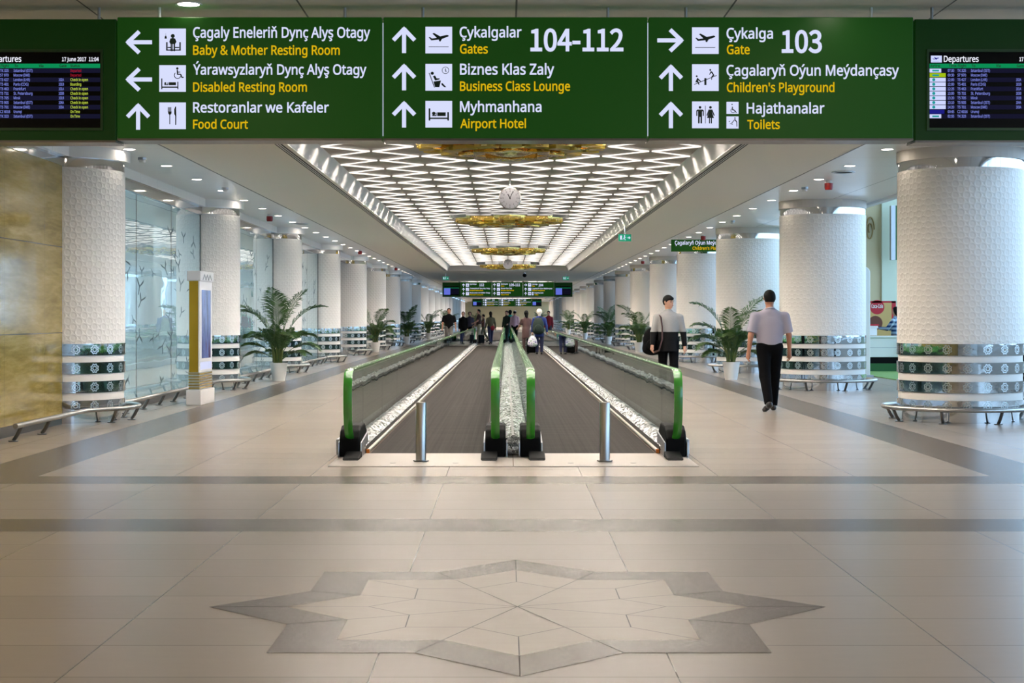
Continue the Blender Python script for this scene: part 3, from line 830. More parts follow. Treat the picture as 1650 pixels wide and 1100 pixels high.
struct(mb.build('ceiling_cove', M['cove'], ceil))
mb = MB()
for a, b in TR:
    mb.box((-XL, a, HT), (XL, b, HT + 0.04))
struct(mb.build('ceiling_field', M['field'], ceil))
mb = MB()
for a, b in TR:
    for s in (-1, 1):
        mb.box((s * 2.98 if s > 0 else -3.08, a, HL - 0.002), (3.08 if s > 0 else -2.98, b, HL + 0.02))
struct(mb.build('ceiling_slot', M['slot'], ceil))
mb = MB()
for a, b in TR:
    for s in (-1, 1):
        for c in (3.012, 3.048):
            mb.box((s * c - 0.006, a, HL - 0.006), (s * c + 0.006, b, HL - 0.003))
struct(mb.build('ceiling_slot_blades', M['trim_white'], ceil))

# soffit along the columns and the side wall
mb = MB()
mb.box((XW - 0.25, -14, 3.50), (XW + 0.10, YE, HL))
for y in YC:
    mb.lathe([(0.0, 3.50), (0.90, 3.50), (0.90, HL)], 40, cx=-XC, cy=y, a0=-PI / 2, a1=PI / 2)
struct(mb.build('trim_1', M['ceiling']))
mb = MB()
for y in YC:
    mb.lathe([(0.80, 3.50), (0.84, 3.50), (0.84, HL)], 48, cx=XC, cy=y)
struct(mb.build('trim_2', M['plaster']))
mb = MB().box((7.05, -14, 3.6), (7.2, YE, 9.2))
struct(mb.build('wall_upper', M['plainwall']))
mb = MB().box((7.2, -14, 9.0), (17, YE, 9.2))
struct(mb.build('ceiling_atrium', M['plaster']))

# left side: onyx wall, then glazing between the columns
mb = MB().box((XW - 0.15, -14, 0.13), (XW, YC[0] - 0.79, 3.38))
struct(mb.build('wall_left', M['onyx']))
mb = MB().box((XW - 0.14, -14, 0.0), (XW - 0.01, YC[0] - 0.79, 0.13))
struct(mb.build('baseboard_left', M['darksteel']))
mb = MB().box((XW - 0.16, -14, 3.38), (XW + 0.02, YC[0] - 0.79, 3.50))
for k in range(19):
    mb.box((XW - 0.10, YC[k] + 0.79, 3.34), (XW + 0.03, YC[k + 1] - 0.79, 3.50))
struct(mb.build('trim_3', M['chrome']))
rng = random.Random(5)
for k in range(3):
    y0, y1 = YC[k] + 0.80, YC[k + 1] - 0.80
    w = struct(MB().box((XW - 0.02, y0, 0.12), (XW, y1, 3.34)).build('window_%d' % (k + 1), M['lounge_glass']))
    w['label'] = 'pale tinted glass partition with dark tulip flecks'
    fr = MB().box((XW - 0.06, y0, 0.0), (XW + 0.02, y1, 0.12))
    fr.box((XW - 0.04, y1 - 0.03, 0.12), (XW + 0.01, y1 - 0.002, 3.34))
    for q in (1 / 3, 2 / 3):
        yy = y0 + (y1 - y0) * q
        fr.box((XW - 0.018, yy - 0.004, 0.12), (XW + 0.0008, yy + 0.004, 3.34))
    struct(fr.build('window_frame', M['darksteel'], w))
    mt = MB()
    for i in range(46):
        yy = rng.uniform(y0 + 0.5, y1 - 0.6); zz = rng.uniform(0.3, 2.9); s = rng.uniform(0.07, 0.14); a = rng.uniform(-0.6, 0.6) + (PI if rng.random() < 0.5 else 0)
        X = XW + 0.0015
        def P(u, v):
            return (X, yy + 3.0 * s * (u * math.cos(a) - v * math.sin(a)), zz + s * (u * math.sin(a) + v * math.cos(a)))
        mt.add([P(-0.05, -1), P(0.05, -1), P(0.06, 0), P(-0.06, 0)], [(0, 1, 2, 3)])
        for sg in (-1, 1):
            mt.add([P(0, -0.1), P(sg * 0.5, 0.5), P(sg * 0.62, 1.0), P(sg * 0.3, 0.55), P(sg * -0.04, 0.05)], [(0, 1, 2, 3, 4)])
    struct(mt.build('etched_motif', M['fleck'], w, fix=False))
mb = MB().box((-7.3, YC[3] + 1.9, 0.0), (-7.2, YE, HL))
struct(mb.build('wall_far_left', M['plainwall']))
# lounge behind the glass
mb = MB().box((-10.4, 19, 0), (-10.2, 51, HL)); mb.box((-10.2, 18.8, 0), (XW - 0.2, 19, HL)); mb.box((-10.2, 51, 0), (XW - 0.9, 51.2, HL))
struct(mb.build('wall_lounge', M['plainwall']))
tag(MB().box((-9.4, 20.5, 0), (-8.9, 29, 1.02)).box((-9.5, 20.4, 1.02), (-8.8, 29.1, 1.07)).build('reception_counter', M['white'], bevel=0.01),
    'long white reception counter behind the first pale glass partition', 'counter')
for i, (yy, hh) in enumerate(((23.6, 2.1), (26.2, 2.3))):
    t = thing('display_case', ['pale display case behind the glass, the one nearer the onyx wall', 'taller display case behind the glass, further from the onyx wall'][i], 'cabinet', (-9.9, yy, 0))
    MB().box((-0.25, -0.5, 0), (0.25, 0.5, 0.3)).build('plinth', M['silver'], t)
    MB().box((-0.25, -0.5, hh - 0.15), (0.25, 0.5, hh)).build('header', M['silver'], t)
    MB().box((-0.24, -0.46, 0.3), (-0.2, 0.46, hh - 0.15)).box((-0.2, -0.48, 0.3), (0.22, -0.44, hh - 0.15)).box((-0.2, 0.44, 0.3), (0.22, 0.48, hh - 0.15)).build('body', M['white'], t)

# end wall, back wall, daylit side
struct(MB().box((-12, YE, 0), (22, YE + 0.2, 3.85)).build('wall_end', M['tile']))
struct(MB().box((-12, -14.2, 0), (17, -14, 9.2)).build('wall_back', M['plainwall']))
struct(MB().box((9.0, 58, 0), (13.62, 58.3, 9.2)).build('wall_cream', M['tile']))
struct(MB().box((13.62, 57.9, 0), (17, 58.2, 9.2)).build('wall_pale', M['limewall']))
struct(MB().box((16.0, -14, 0), (16.2, YE, 0.85)).build('wall_sill', M['plainwall']))
w = struct(MB().box((16.06, -14, 0.85), (16.09, YE, 9.0)).build('window_4', M['hall_glass']))
mb = MB()
for i in range(42):
    y = -14 + 6 * i
    mb.box((16.0, y - 0.05, 0.85), (16.15, y + 0.05, 9.0))
for i in range(41):
    y = -14 + 6 * i
    mb.tube([(16.0, y, 0.9), (16.0, y + 3, 4.9), (16.0, y, 8.9)], 0.045, 8); mb.tube([(16.0, y + 6, 0.9), (16.0, y + 3, 4.9), (16.0, y + 6, 8.9)], 0.045, 8)
for z in (0.88, 4.9, 8.95):
    mb.box((16.0, -14, z - 0.04), (16.15, YE, z + 0.04))
struct(mb.build('window_frame', M['mull'], w))

# ------------------------------------------------------------------ columns and bumper rails
ordn = ['first', 'second', 'third', 'fourth', 'fifth', 'sixth', 'seventh', 'eighth', 'ninth', 'tenth', 'eleventh', 'twelfth', 'thirteenth', 'fourteenth',
        'fifteenth', 'sixteenth', 'seventeenth', 'eighteenth', 'nineteenth', 'twentieth', 'twenty-first', 'twenty-second', 'twenty-third', 'twenty-fourth', 'twenty-fifth', 'twenty-sixth',
        'twenty-seventh', 'twenty-eighth', 'twenty-ninth', 'thirtieth']
GC = 'white columns along the concourse'


def make_column():
    t = thing('round_column', 'x', 'column', (XC, YC[0], 0), 0, GC, 'thing')
    MB().lathe([(0.83, 1.05), (0.83, 3.37)], 96).build('shaft', M['column'], t, smooth=True)
    MB().lathe([(0.815, 0.2), (0.815, 1.05)], 96).build('white_core', M['core'], t, smooth=True)
    for z0, z1 in ((0.896, 1.05), (0.655, 0.805), (0.405, 0.553), (0.20, 0.303)):
        MB().lathe([(0.815, z0), (0.835, z0), (0.835, z1), (0.815, z1)], 96, cap=False).build('mirror_band', M['band'], t, smooth=True)
    MB().lathe([(0.77, 0.0), (0.77, 0.2), (0.83, 0.2)], 96).build('plinth', M['chrome'], t, smooth=True)
    MB().lathe([(0.82, 3.37), (0.82, 3.50)], 96).build('top_ring', M['chrome'], t, smooth=True)
    return t


c0 = make_column()
for s in (1, -1):
    for k, y in enumerate(YC):
        side = 'beside the daylit hall' if s > 0 else 'half set in the onyx and glass side'
        l = '%s white embossed column with mirrored bands, %s' % (ordn[k].capitalize(), side)
        if s > 0 and k == 0:
            c0['label'] = l
        else:
            dup(c0, l, (s * XC, y, 0))


def foot(mb, p, out, h=0.19):
    """slanting foot: from the rail at p down and inwards"""
    q = (p[0] - out[0] * 0.10, p[1] - out[1] * 0.10, 0.012)
    mb.tube([(p[0], p[1], h), ((p[0] * 0.4 + q[0] * 0.6), (p[1] * 0.4 + q[1] * 0.6), 0.07), q], 0.022, 8)
    mb.lathe([(0.055, 0.0), (0.055, 0.012)], 14, cx=q[0], cy=q[1])
    return mb


rr = thing('bumper_rail', 'x', 'rail', (XC, YC[0], 0), 0, 'steel bumper rails around the columns of the daylit side')
MB().tube([(1.02 * math.cos(2 * PI * i / 56), 1.02 * math.sin(2 * PI * i / 56), 0.19) for i in range(56)], 0.03, 10, closed=True).build('rail_tube', M['steel'], rr, smooth=True)
for i in range(8):
    a = 2 * PI * (i + 0.35) / 8
    foot(MB(), (1.02 * math.cos(a), 1.02 * math.sin(a)), (math.cos(a), math.sin(a))).build('rail_foot', M['darksteel'], rr, smooth=True)
for k in range(14):
    l = 'Steel ring rail around the foot of the %s column beside the daylit hall' % ordn[k]
    if k == 0: rr['label'] = l
    else: dup(rr, l, (XC, YC[k], 0))


def left_rail(lead):
    t = thing('bumper_rail', 'x', 'rail', (-XC, YC[0], 0), 0, 'steel bumper rails around the half-set columns')
    a1 = math.acos(0.58 / 1.02)
    pts = [(0.58, -lead, 0.19), (0.58, -1.02 * math.sin(a1) - 0.1, 0.19)]
    pts += [(1.02 * math.cos(-a1 + 2 * a1 * i / 16), 1.02 * math.sin(-a1 + 2 * a1 * i / 16), 0.19) for i in range(1, 17)]
    pts += [(0.45, 0.93, 0.19), (0.32, 1.0, 0.19)]
    MB().tube(pts, 0.03, 10).build('rail_tube', M['steel'], t, smooth=True)
    feet = [(1.02 * math.cos(a), 1.02 * math.sin(a)) for a in (-0.55, 0.1, 0.75)] + [(0.58, -lead + 0.25 + 1.1 * i) for i in range(max(1, int((lead - 1.0) / 1.1)))]
    for p in feet:
        d = Vector(p).normalized() if p[1] > -1 else Vector((1, 0))
        foot(MB(), p, d).build('rail_foot', M['darksteel'], t, smooth=True)
    return t


a = left_rail(3.95); a['label'] = 'Steel rail along the onyx wall curving around the first half-set column'
b = left_rail(1.6); b.location = (-XC, YC[1], 0); b['label'] = 'Steel rail curving around the foot of the second half-set column'
for k in range(2, 12):
    dup(b, 'Steel rail curving around the foot of the %s half-set column' % ordn[k], (-XC, YC[k], 0))
g = thing('bumper_rail', 'Straight steel rail along the foot of the first glass partition', 'rail', (-5.5, YC[0] + 1.1, 0), 0, 'straight bumper rails along the glass')
MB().tube([(-0.25, 0, 0.19), (0, 0.15, 0.19), (0, 6.3, 0.19)], 0.03, 10).build('rail_tube', M['steel'], g, smooth=True)
for i in range(6):
    foot(MB(), (0, 0.4 + 1.1 * i), (1, 0)).build('rail_foot', M['darksteel'], g, smooth=True)
for k in (1, 2):
    dup(g, 'Straight steel rail along the foot of the %s glass partition' % ordn[k], (-5.5, YC[k] + 1.1, 0))

# ------------------------------------------------------------------ luminous ceiling
XN = [-2.80 + 0.70 * k for k in range(9)]
PER = 1.4


def zigzag(x0, x1, a, b, phase):
    pts = []; y = a + 0.3; i = 0
    while y < b - 0.3:
        left = (i + phase) % 2 == 0
        pts.append((x0 + 0.035 if left else x1 - 0.035, y, HT - 0.022)); y += PER / 2; i += 1
    return pts


for b_i, (a, b) in enumerate(TR):
    for k in range(8):
        mb = MB()
        pts = zigzag(XN[k], XN[k + 1], a, b, k % 2)
        # open channel: the bright strip sits between two glowing side cheeks
        w, h, c, e = 0.022, 0.006, 0.008, 0.002
        mb.sweep(pts, [(-w, -h - c), (-w + e, -h - c), (-w + e, -h), (w - e, -h), (w - e, -h - c), (w, -h - c), (w, h), (-w, h)])
        mb.mi = [0 if q % 8 == 2 and q < len(mb.f) - 2 else 1 for q in range(len(mb.f))]
        o = mb.build('zigzag_light', [M['led'], M['ledside']], fix=True)
        bay = ['the first luminous bay', 'the second luminous bay', 'the last luminous bay'][b_i]
        pos = ['against the onyx-side cove', 'second from the onyx-side cove', 'third from the onyx-side cove', 'just onyx-side of the middle', 'just daylit-side of the middle',
               'third from the daylit-side cove', 'second from the daylit-side cove', 'against the daylit-side cove'][k]
        tag(o, 'Zigzag tube light in %s, %s' % (bay, pos), 'ceiling light', 'zigzag tube lights')


def chandelier():
    t = thing('star_chandelier', 'x', 'chandelier', (0, 20.9, 0), 0, 'gold star chandeliers')
    mb = MB()
    A, B = octagram(1.40), octagram(1.26)
    for i in range(16):
        j = (i + 1) % 16
        mb.prism([A[i], A[j], B[j], B[i]], HT - 0.20, HT - 0.06)
    mb.build('mirror_surround', M['chrome'], t)
    # tiers of gold star rings stepping down to the centre
    for R, wd_, z0, z1, rot in ((1.25, 0.20, 3.62, 3.74, 0.0), (0.98, 0.20, 3.56, 3.70, PI / 8), (0.70, 0.22, 3.52, 3.66, 0.0)):
        mb = MB(); A, B = octagram(R, rot), octagram(R - wd_, rot)
        for i in range(16):
            j = (i + 1) % 16
            mb.prism([A[i], A[j], B[j], B[i]], z0, z1)
        mb.build('star_tier', M['gold'], t, bevel=0.008)
    mb = MB()
    for i in range(16):
        a = 2 * PI * i / 16
        c, s = math.cos(a), math.sin(a)
        for r, z in ((1.12, 3.60), (0.83, 3.545)):
            q = [(r - 0.10, -0.13), (r + 0.10, -0.13), (r + 0.10, 0.13), (r - 0.10, 0.13)]
            mb.prism([(x * c - y * s, x * s + y * c) for x, y in q], z, z + 0.05)
    mb.build('amber_blocks', M['amber'], t, bevel=0.006)
    mb = MB().lathe([(0.0, 3.53), (0.16, 3.52), (0.34, 3.56), (0.46, 3.62), (0.46, 3.68), (0.0, 3.70)], 32)
    mb.build('centre_boss', M['gold'], t, smooth=True)
    mb = MB()
    for i in range(4):
        a = PI / 4 + i * PI / 2
        mb.tube([(0.6 * math.cos(a), 0.6 * math.sin(a), 3.6), (0.6 * math.cos(a), 0.6 * math.sin(a), HT)], 0.012, 6)
    mb.build('hanger', M['steel'], t)
    return t


ch = chandelier(); ch['label'] = 'Gold star chandelier just beyond the big green signs, first in the row'
dup(ch, 'Gold star chandelier just past the near clock, second in the row', (0, 37.2, 0))
dup(ch, 'Gold star chandelier third in the row under the luminous ceiling', (0, 54.0, 0))
dup(ch, 'Gold star chandelier at the end of the first luminous bay, behind the far clock', (0, 70.5, 0))
dup(ch, 'Small distant gold chandelier in the second luminous bay', (0, 108.0, 0))


def clock():
    t = thing('ceiling_clock', 'x', 'clock', (0, 29.0, 0), 0, 'ceiling clocks')
    R, z = 0.205, 3.57
    mb = MB(); n = 40
    pr = [(R, -0.05), (R, 0.05)]
    ring = lambda r, y: [(r * math.cos(2 * PI * i / n), y, z + r * math.sin(2 * PI * i / n)) for i in range(n)]
    vs = ring(R, -0.05) + ring(R, 0.05) + ring(R - 0.018, -0.055) + ring(R - 0.018, 0.055)
    fs = []
    for i in range(n):
        j = (i + 1) % n
        fs += [(i, j, n + j, n + i), (i, 2 * n + i, 2 * n + j, j), (n + i, n + j, 3 * n + j, 3 * n + i)]
    mb.add(vs, fs).build('case', M['steel'], t, smooth=True)
    for s, nm in ((-1, 'dial'), (1, 'dial')):
        d = MB().add(ring(R - 0.018, s * 0.05), [tuple(range(n))]).build(nm, M['clockface'], t, fix=False)
        mk = MB(); F = Flat(mk, 0, z, 1, s * 0.0515)
        for h in range(12):
            a = h * PI / 6
            F.line(0.155 * math.sin(a), 0.155 * math.cos(a), 0.175 * math.sin(a), 0.175 * math.cos(a), 0.012 if h % 3 == 0 else 0.007)
        if s < 0:
            for h in range(1, 13):
                a = h * PI / 6; x = 0.128 * math.sin(a); zz = z + 0.128 * math.cos(a)
                w = 0.022 if h > 9 else 0.013
                put_text(mk, str(h), x - w / 2, x + w / 2, zz - 0.0125, 0.025, -0.0515)
        mk.build('numerals', M['black'], d, fix=False)
        hd = MB(); F = Flat(hd, 0, z, 1, s * 0.053); m = -s
        for ang, ln, w in ((11 + 4 / 60, 0.085, 0.016), (4 / 5.0, 0.145, 0.011)):
            a = ang * PI / 6
            F.line(-m * 0.02 * math.sin(a), -0.02 * math.cos(a), m * ln * math.sin(a), ln * math.cos(a), w)
        F.disc(0, 0, 0.012)
        hd.build('hands', M['black'], d, fix=False)
    MB().tube([(0, 0, z + R - 0.01), (0, 0, HT)], 0.012, 8).build('hanging_rod', M['trim_white'], t)
    return t


ck = clock(); ck['label'] = 'Round white clock hanging from the luminous ceiling, the larger in view'
dup(ck, 'Small round white clock further along, just above the far green sign', (0, 65, 0))


# downlights
def downlight(x, y, z=HL):
    t = thing('recessed_downlight', 'x', 'ceiling light', (x, y, z))
    MB().lathe([(0.078, -0.004), (0.098, -0.006), (0.098, 0.0), (0.078, 0.0)], 20, cap=False).build('trim_ring', M['trim_white'], t)
    MB().lathe([(0.0, -0.002), (0.078, -0.002)], 20, cap=False).build('lamp', M['down'], t, fix=False)
    return t


d0 = downlight(-5.12, 21.3)
for s, x, side in ((-1, -5.12, 'onyx and glass side'), (1, 5.04, 'daylit side')):
    lab = 'Round recessed downlight in the long row on the %s' % side
    for k in range(-6, 52):
        y = 21.3 + 2.32 * k
        if s < 0 and k == 0:
            d0['label'] = lab; d0['group'] = 'row of downlights on the ' + side
        else:
            dup(d0, lab, (x, y, HL), group='row of downlights on the ' + side)
for x, y, l in ((-2.35, 11.42, 'Round downlight above the sign panel with the resting room lines'), (2.3, 11.15, 'Round downlight above the sign panel with gate 103')):
    dup(d0, l, (x, y, HL), group='downlights above the green signs')
f0 = downlight(-2.35, 8.8)  # unseen downlights, added to brighten and warm the near floor
[c for c in f0.children if c.name.startswith('lamp')][0].data.materials[0] = M['foredown']
for i in range(6):
    for x in (-5.2, -2.35, 2.3, 5.2):
        if i == 0 and x == -2.35:
            f0['label'] = 'Added warm downlight out of view above and behind the viewpoint'; f0['group'] = 'added downlights out of view'
            continue
        dup(f0, 'Added warm downlight out of view above and behind the viewpoint', (x, 8.8 - 3.5 * i, HL), group='added downlights out of view')


def small(kind, x, y):
    if kind == 'alarm':
        t = thing('fire_alarm_sounder', 'x', 'alarm', (x, y, HL))
        MB().lathe([(0.0, -0.15), (0.06, -0.15), (0.07, -0.12), (0.07, -0.04)], 16).build('body', M['redalarm'], t, smooth=True)
        MB().lathe([(0.05, -0.04), (0.05, 0.0)], 16).build('mount', M['trim_white'], t)
    elif kind == 'smoke':
        t = thing('smoke_detector', 'x', 'detector', (x, y, HL))
        MB().lathe([(0.0, -0.07), (0.04, -0.07), (0.05, -0.04)], 16).build('sensor', M['trim_white'], t, smooth=True)
        MB().lathe([(0.06, -0.035), (0.06, 0.0)], 16).build('mount', M['silver'], t)
    else:
        t = thing('ceiling_grille', 'x', 'vent', (x, y, HL))
        MB().lathe([(0.14, -0.012), (0.18, -0.012), (0.18, 0.0), (0.14, 0.0)], 24, cap=False).build('rim', M['silver'], t)
        MB().lathe([(0.0, -0.006), (0.14, -0.006)], 24, cap=False).build('grating', M['black'], t, fix=False)
    return t


for kind, x, y, l in (('alarm', 5.25, 26.2, 'Red alarm sounder on the ceiling before the second daylit-side column'), ('alarm', -5.25, 34.8, 'Red alarm sounder on the ceiling past the second half-set column'),
                      ('alarm', 5.3, 43.3, 'Red alarm sounder on the ceiling above the hanging playground sign'), ('alarm', -4.95, 53.0, 'Red alarm sounder on the ceiling past the fourth half-set column'),
                      ('alarm', 5.3, 62.5, 'Red alarm sounder on the ceiling past the fifth daylit-side column'), ('alarm', -5.0, 71.0, 'Small red alarm sounder far along on the glass side'),
                      ('smoke', 5.1, 27.5, 'White smoke detector by the downlights before the second daylit-side column'), ('smoke', -5.2, 22.4, 'White smoke detector just past the first half-set column'),
                      ('smoke', -4.95, 27.6, 'White smoke detector above the totem'), ('smoke', 5.2, 37.0, 'White smoke detector past the second daylit-side column'),
                      ('grille', 5.15, 24.6, 'Dark round air grille beside the red alarm on the daylit side'), ('grille', -5.0, 38.2, 'Dark round air grille among the downlights on the glass side')):
    small(kind, x, y)['label'] = l
for t in [o for o in COL.objects if o.parent is None and o.name.startswith(('fire_alarm', 'smoke_det', 'ceiling_grille'))]:
    t['group'] = {'f': 'red ceiling alarms', 's': 'smoke detectors', 'c': 'ceiling grilles'}[t.name[0]]
# ------------------------------------------------------------------ moving walkways
def newel(y_end, d):
    """handrail path at an end in (y,z); d=-1 for the end facing us"""
    p = [(0.75, 0.870), (0.24, 0.870), (0.16, 0.862), (0.085, 0.835), (0.035, 0.785), (0.008, 0.71), (0.0, 0.60), (0.008, 0.47), (0.045, 0.36), (0.115, 0.265), (0.22, 0.195), (0.34, 0.155)]
    return [(y_end - d * a, z) for a, z in p]


def walkway(s, y0, y1, label):
    """s = -1 / +1 side of the middle line; belt from y0 to y1"""
    t = thing('moving_walkway', label, 'moving walkway', (0, 0, 0), 0, 'moving walkways')
    X = lambda x: s * x
    fl0, fl1 = y0 - 0.42, y1 + 0.42          # newel fronts just past the belt ends
    a, b = y0 - 0.63, y1 + 0.63
    bx = lambda mb, x0, yy0, z0, x1, yy1, z1: mb.box((min(X(x0), X(x1)), yy0, z0), (max(X(x0), X(x1)), yy1, z1))
    bx(MB(), 0.30, y0, 0.0005, 1.46, y1, 0.006).build('belt', M['belt'], t)
    mb = MB(); bx(mb, 0.004, y0 - 1.42, 0.0005, 1.74, y0 - 0.004, 0.007); mb.build('landing_plate', M['plate'], t)
    mb = MB(); bx(mb, 0.004, y1 + 0.004, 0.0005, 1.74, y1 + 1.42, 0.007); mb.build('landing_plate', M['plate'], t)
    mb = MB()
    for xx in (0.55, 1.15):
        mb.lathe([(0.03, 0.007), (0.028, 0.009), (0.0, 0.009)], 14, cx=X(xx), cy=y0 - 1.1)
    mb.build('screw_cover', M['darksteel'], t)
    # skirts, brush strips and decks
    for xb, xo in ((1.50, 1.60), (0.26, 0.20)):
        sg = 1 if xo > xb else -1
        mb = MB(); bx(mb, xb, y0 - 0.02, 0.0, xb + sg * 0.015, y1 + 0.02, 0.09)
        mb.prism_x([(y0 - 0.42, 0.0), (y0 - 0.02, 0.0), (y0 - 0.02, 0.09), (y0 - 0.30, 0.15)], X(xb + sg * 0.016), X(xb + sg * 0.05))
        mb.build('skirt', M['skirt'], t)
        mb = MB(); bx(mb, xb - sg * 0.03, y0 + 0.02, 0.02, xb, y1 - 0.02, 0.042); mb.build('skirt_strip', M['brush'] if xb > 1 else M['black'], t, bevel=0.004)
        mb = MB(); bx(mb, xb - sg * 0.031, y0 - 0.02, 0.01, xb + sg * 0.002, y0 + 0.02, 0.05); mb.build('strip_cap', M['orange'] if xb > 1 else M['black'], t)
        mb = MB(); n = int((y1 - y0) / 3)
        mb.prism_y([(X(xb), 0.09), (X(xo), 0.15), (X(xo + sg * 0.02), 0.15), (X(xo + sg * 0.02), 0.02), (X(xb + sg * 0.016), 0.02)], y0 - 0.1, y1 + 0.1)
        mb.build('deck', M['deck'], t)
    mb = MB(); mb.prism_y([(X(0.0), 0.20), (X(0.03), 0.195), (X(0.16), 0.15), (X(0.16), 0.02), (X(0.0), 0.02)], y0 - 0.25, y1 + 0.25)
    mb.build('middle_deck', M['deck'], t)
    mb = MB(); bx(mb, 0.0, y0 - 0.25, 0.20, 0.012, y1 + 0.25, 0.208); mb.build('deck_joint', M['darksteel'], t)
    mb = MB(); bx(mb, 1.70, y0 - 0.1, 0.0, 1.80, y1 + 0.1, 0.16); mb.build('outer_cladding', M['silver'], t, bevel=0.01)
    for xg in (1.63, 0.175):
        # balustrade panes: rounded end panes and straight ones
        for d, ye in ((-1, a), (1, b)):
            pth = newel(ye, d)
            poly = [(y - d * 0.03, z - 0.02) for y, z in pth[:-1]] + [(pth[-1][0] - d * 0.03, 0.14), (pth[0][0] - d * 0.9, 0.14), (pth[0][0] - d * 0.9, 0.85)]
            MB().prism_x(poly, X(xg - 0.006), X(xg + 0.006)).build('glass_panel', M['bal_glass'], t)
        p0, p1 = newel(a, -1)[0][0] + 0.9 + 0.006, newel(b, 1)[0][0] - 0.9 - 0.006
        n = max(1, round((p1 - p0) / 2.7)); L = (p1 - p0) / n
        for i in range(n):
            mb = MB(); bx(mb, xg - 0.006, p0 + i * L + 0.003, 0.14, xg + 0.006, p0 + (i + 1) * L - 0.003, 0.85)
            mb.build('glass_panel', M['bal_glass'], t)
        # the handrail: one long loop visible above and round both ends
        path = [(X(xg), y, z) for y, z in reversed(newel(a, -1))] + [(X(xg), y, z) for y, z in newel(b, 1)]
        w, h = 0.042, 0.02
        prof = [(-w, -h * 0.6), (-w, h * 0.3), (-w * 0.75, h), (w * 0.75, h), (w, h * 0.3), (w, -h * 0.6), (w * 0.4, -h), (-w * 0.4, -h)]
        MB().sweep(path, prof).build('handrail', M['handrail'], t, smooth=True, sharp=50)
        # inlet housings with rubber collar and a wedge on the floor
        for d, ye in ((-1, a), (1, b)):
            yb = ye - d * 0.2
            pr = [(yb - d * -0.0, 0.0), (yb, 0.19), (yb - d * 0.06, 0.27), (yb - d * 0.18, 0.31), (yb - d * 0.6, 0.31), (yb - d * 0.95, 0.15), (yb - d * 0.95, 0.0)]
            h_ = MB().prism_x(pr, X(xg - 0.102), X(xg + 0.102)).build('inlet_housing', M['black'], t, bevel=0.02)
            for q in (-1, 1):
                MB().prism_x([(yb + d * 0.01, 0.0), (yb + d * 0.005, 0.15), (yb - d * 0.75, 0.21), (yb - d * 0.75, 0.0)], X(xg + q * 0.104), X(xg + q * 0.120)).build('side_cover', M['silver'], h_, bevel=0.006)
            xw = xg - 0.05 if xg > 1 else xg + 0.06
            MB().prism_x([(yb + d * 0.42, 0.008), (yb + d * 0.38, 0.03), (yb + d * 0.05, 0.07), (yb + d * 0.05, 0.008)], X(xw - 0.08), X(xw + 0.08)).build('toe_wedge', M['black'], h_, bevel=0.01)
    return t


walkway(-1, 16.29, 78.0, 'Long moving walkway with green handrails, the lane on the onyx and glass side')
walkway(1, 16.29, 78.0, 'Long moving walkway with green handrails, the lane on the daylit-hall side')
walkway(-1, 92.0, 150.0, 'Further moving walkway beyond the landing, lane on the onyx and glass side')
walkway(1, 92.0, 150.0, 'Further moving walkway beyond the landing, lane on the daylit-hall side')


def bollard():
    t = thing('steel_bollard', 'x', 'bollard', (-0.89, 15.35, 0.007), 0, 'bollards before the walkways')
    MB().lathe([(0.05, 0.01), (0.05, 0.565), (0.046, 0.572), (0.0, 0.572)], 28).build('post', M['steel'], t, smooth=True)
    MB().lathe([(0.075, 0.006), (0.075, 0.014), (0.05, 0.016)], 28).build('floor_flange', M['darksteel'], t)
    return t


b0 = bollard(); b0['label'] = 'Short brushed steel bollard in front of the walkway lane on the onyx side'
dup(b0, 'Short brushed steel bollard in front of the walkway lane on the daylit side', (0.885, 15.35, 0.007))

# ------------------------------------------------------------------ hanging signs
def arrow(F, kind):
    w = 0.155
    seg = {'left': [(0.05, 0.5, 1.0, 0.5), (0.10, 0.5, 0.52, 0.90), (0.10, 0.5, 0.52, 0.10)],
           'right': [(0.0, 0.5, 0.95, 0.5), (0.90, 0.5, 0.48, 0.90), (0.90, 0.5, 0.48, 0.10)],
           'up': [(0.5, 0.0, 0.5, 0.95), (0.5, 0.90, 0.10, 0.48), (0.5, 0.90, 0.90, 0.48)]}[kind]
    for s in seg:
        F.line(*s, w)
    tip = {'left': [(0.0, 0.5), (0.115, 0.605), (0.115, 0.395)], 'right': [(1.0, 0.5), (0.885, 0.395), (0.885, 0.605)], 'up': [(0.5, 1.0), (0.395, 0.885), (0.605, 0.885)]}[kind]
    F.poly(tip)


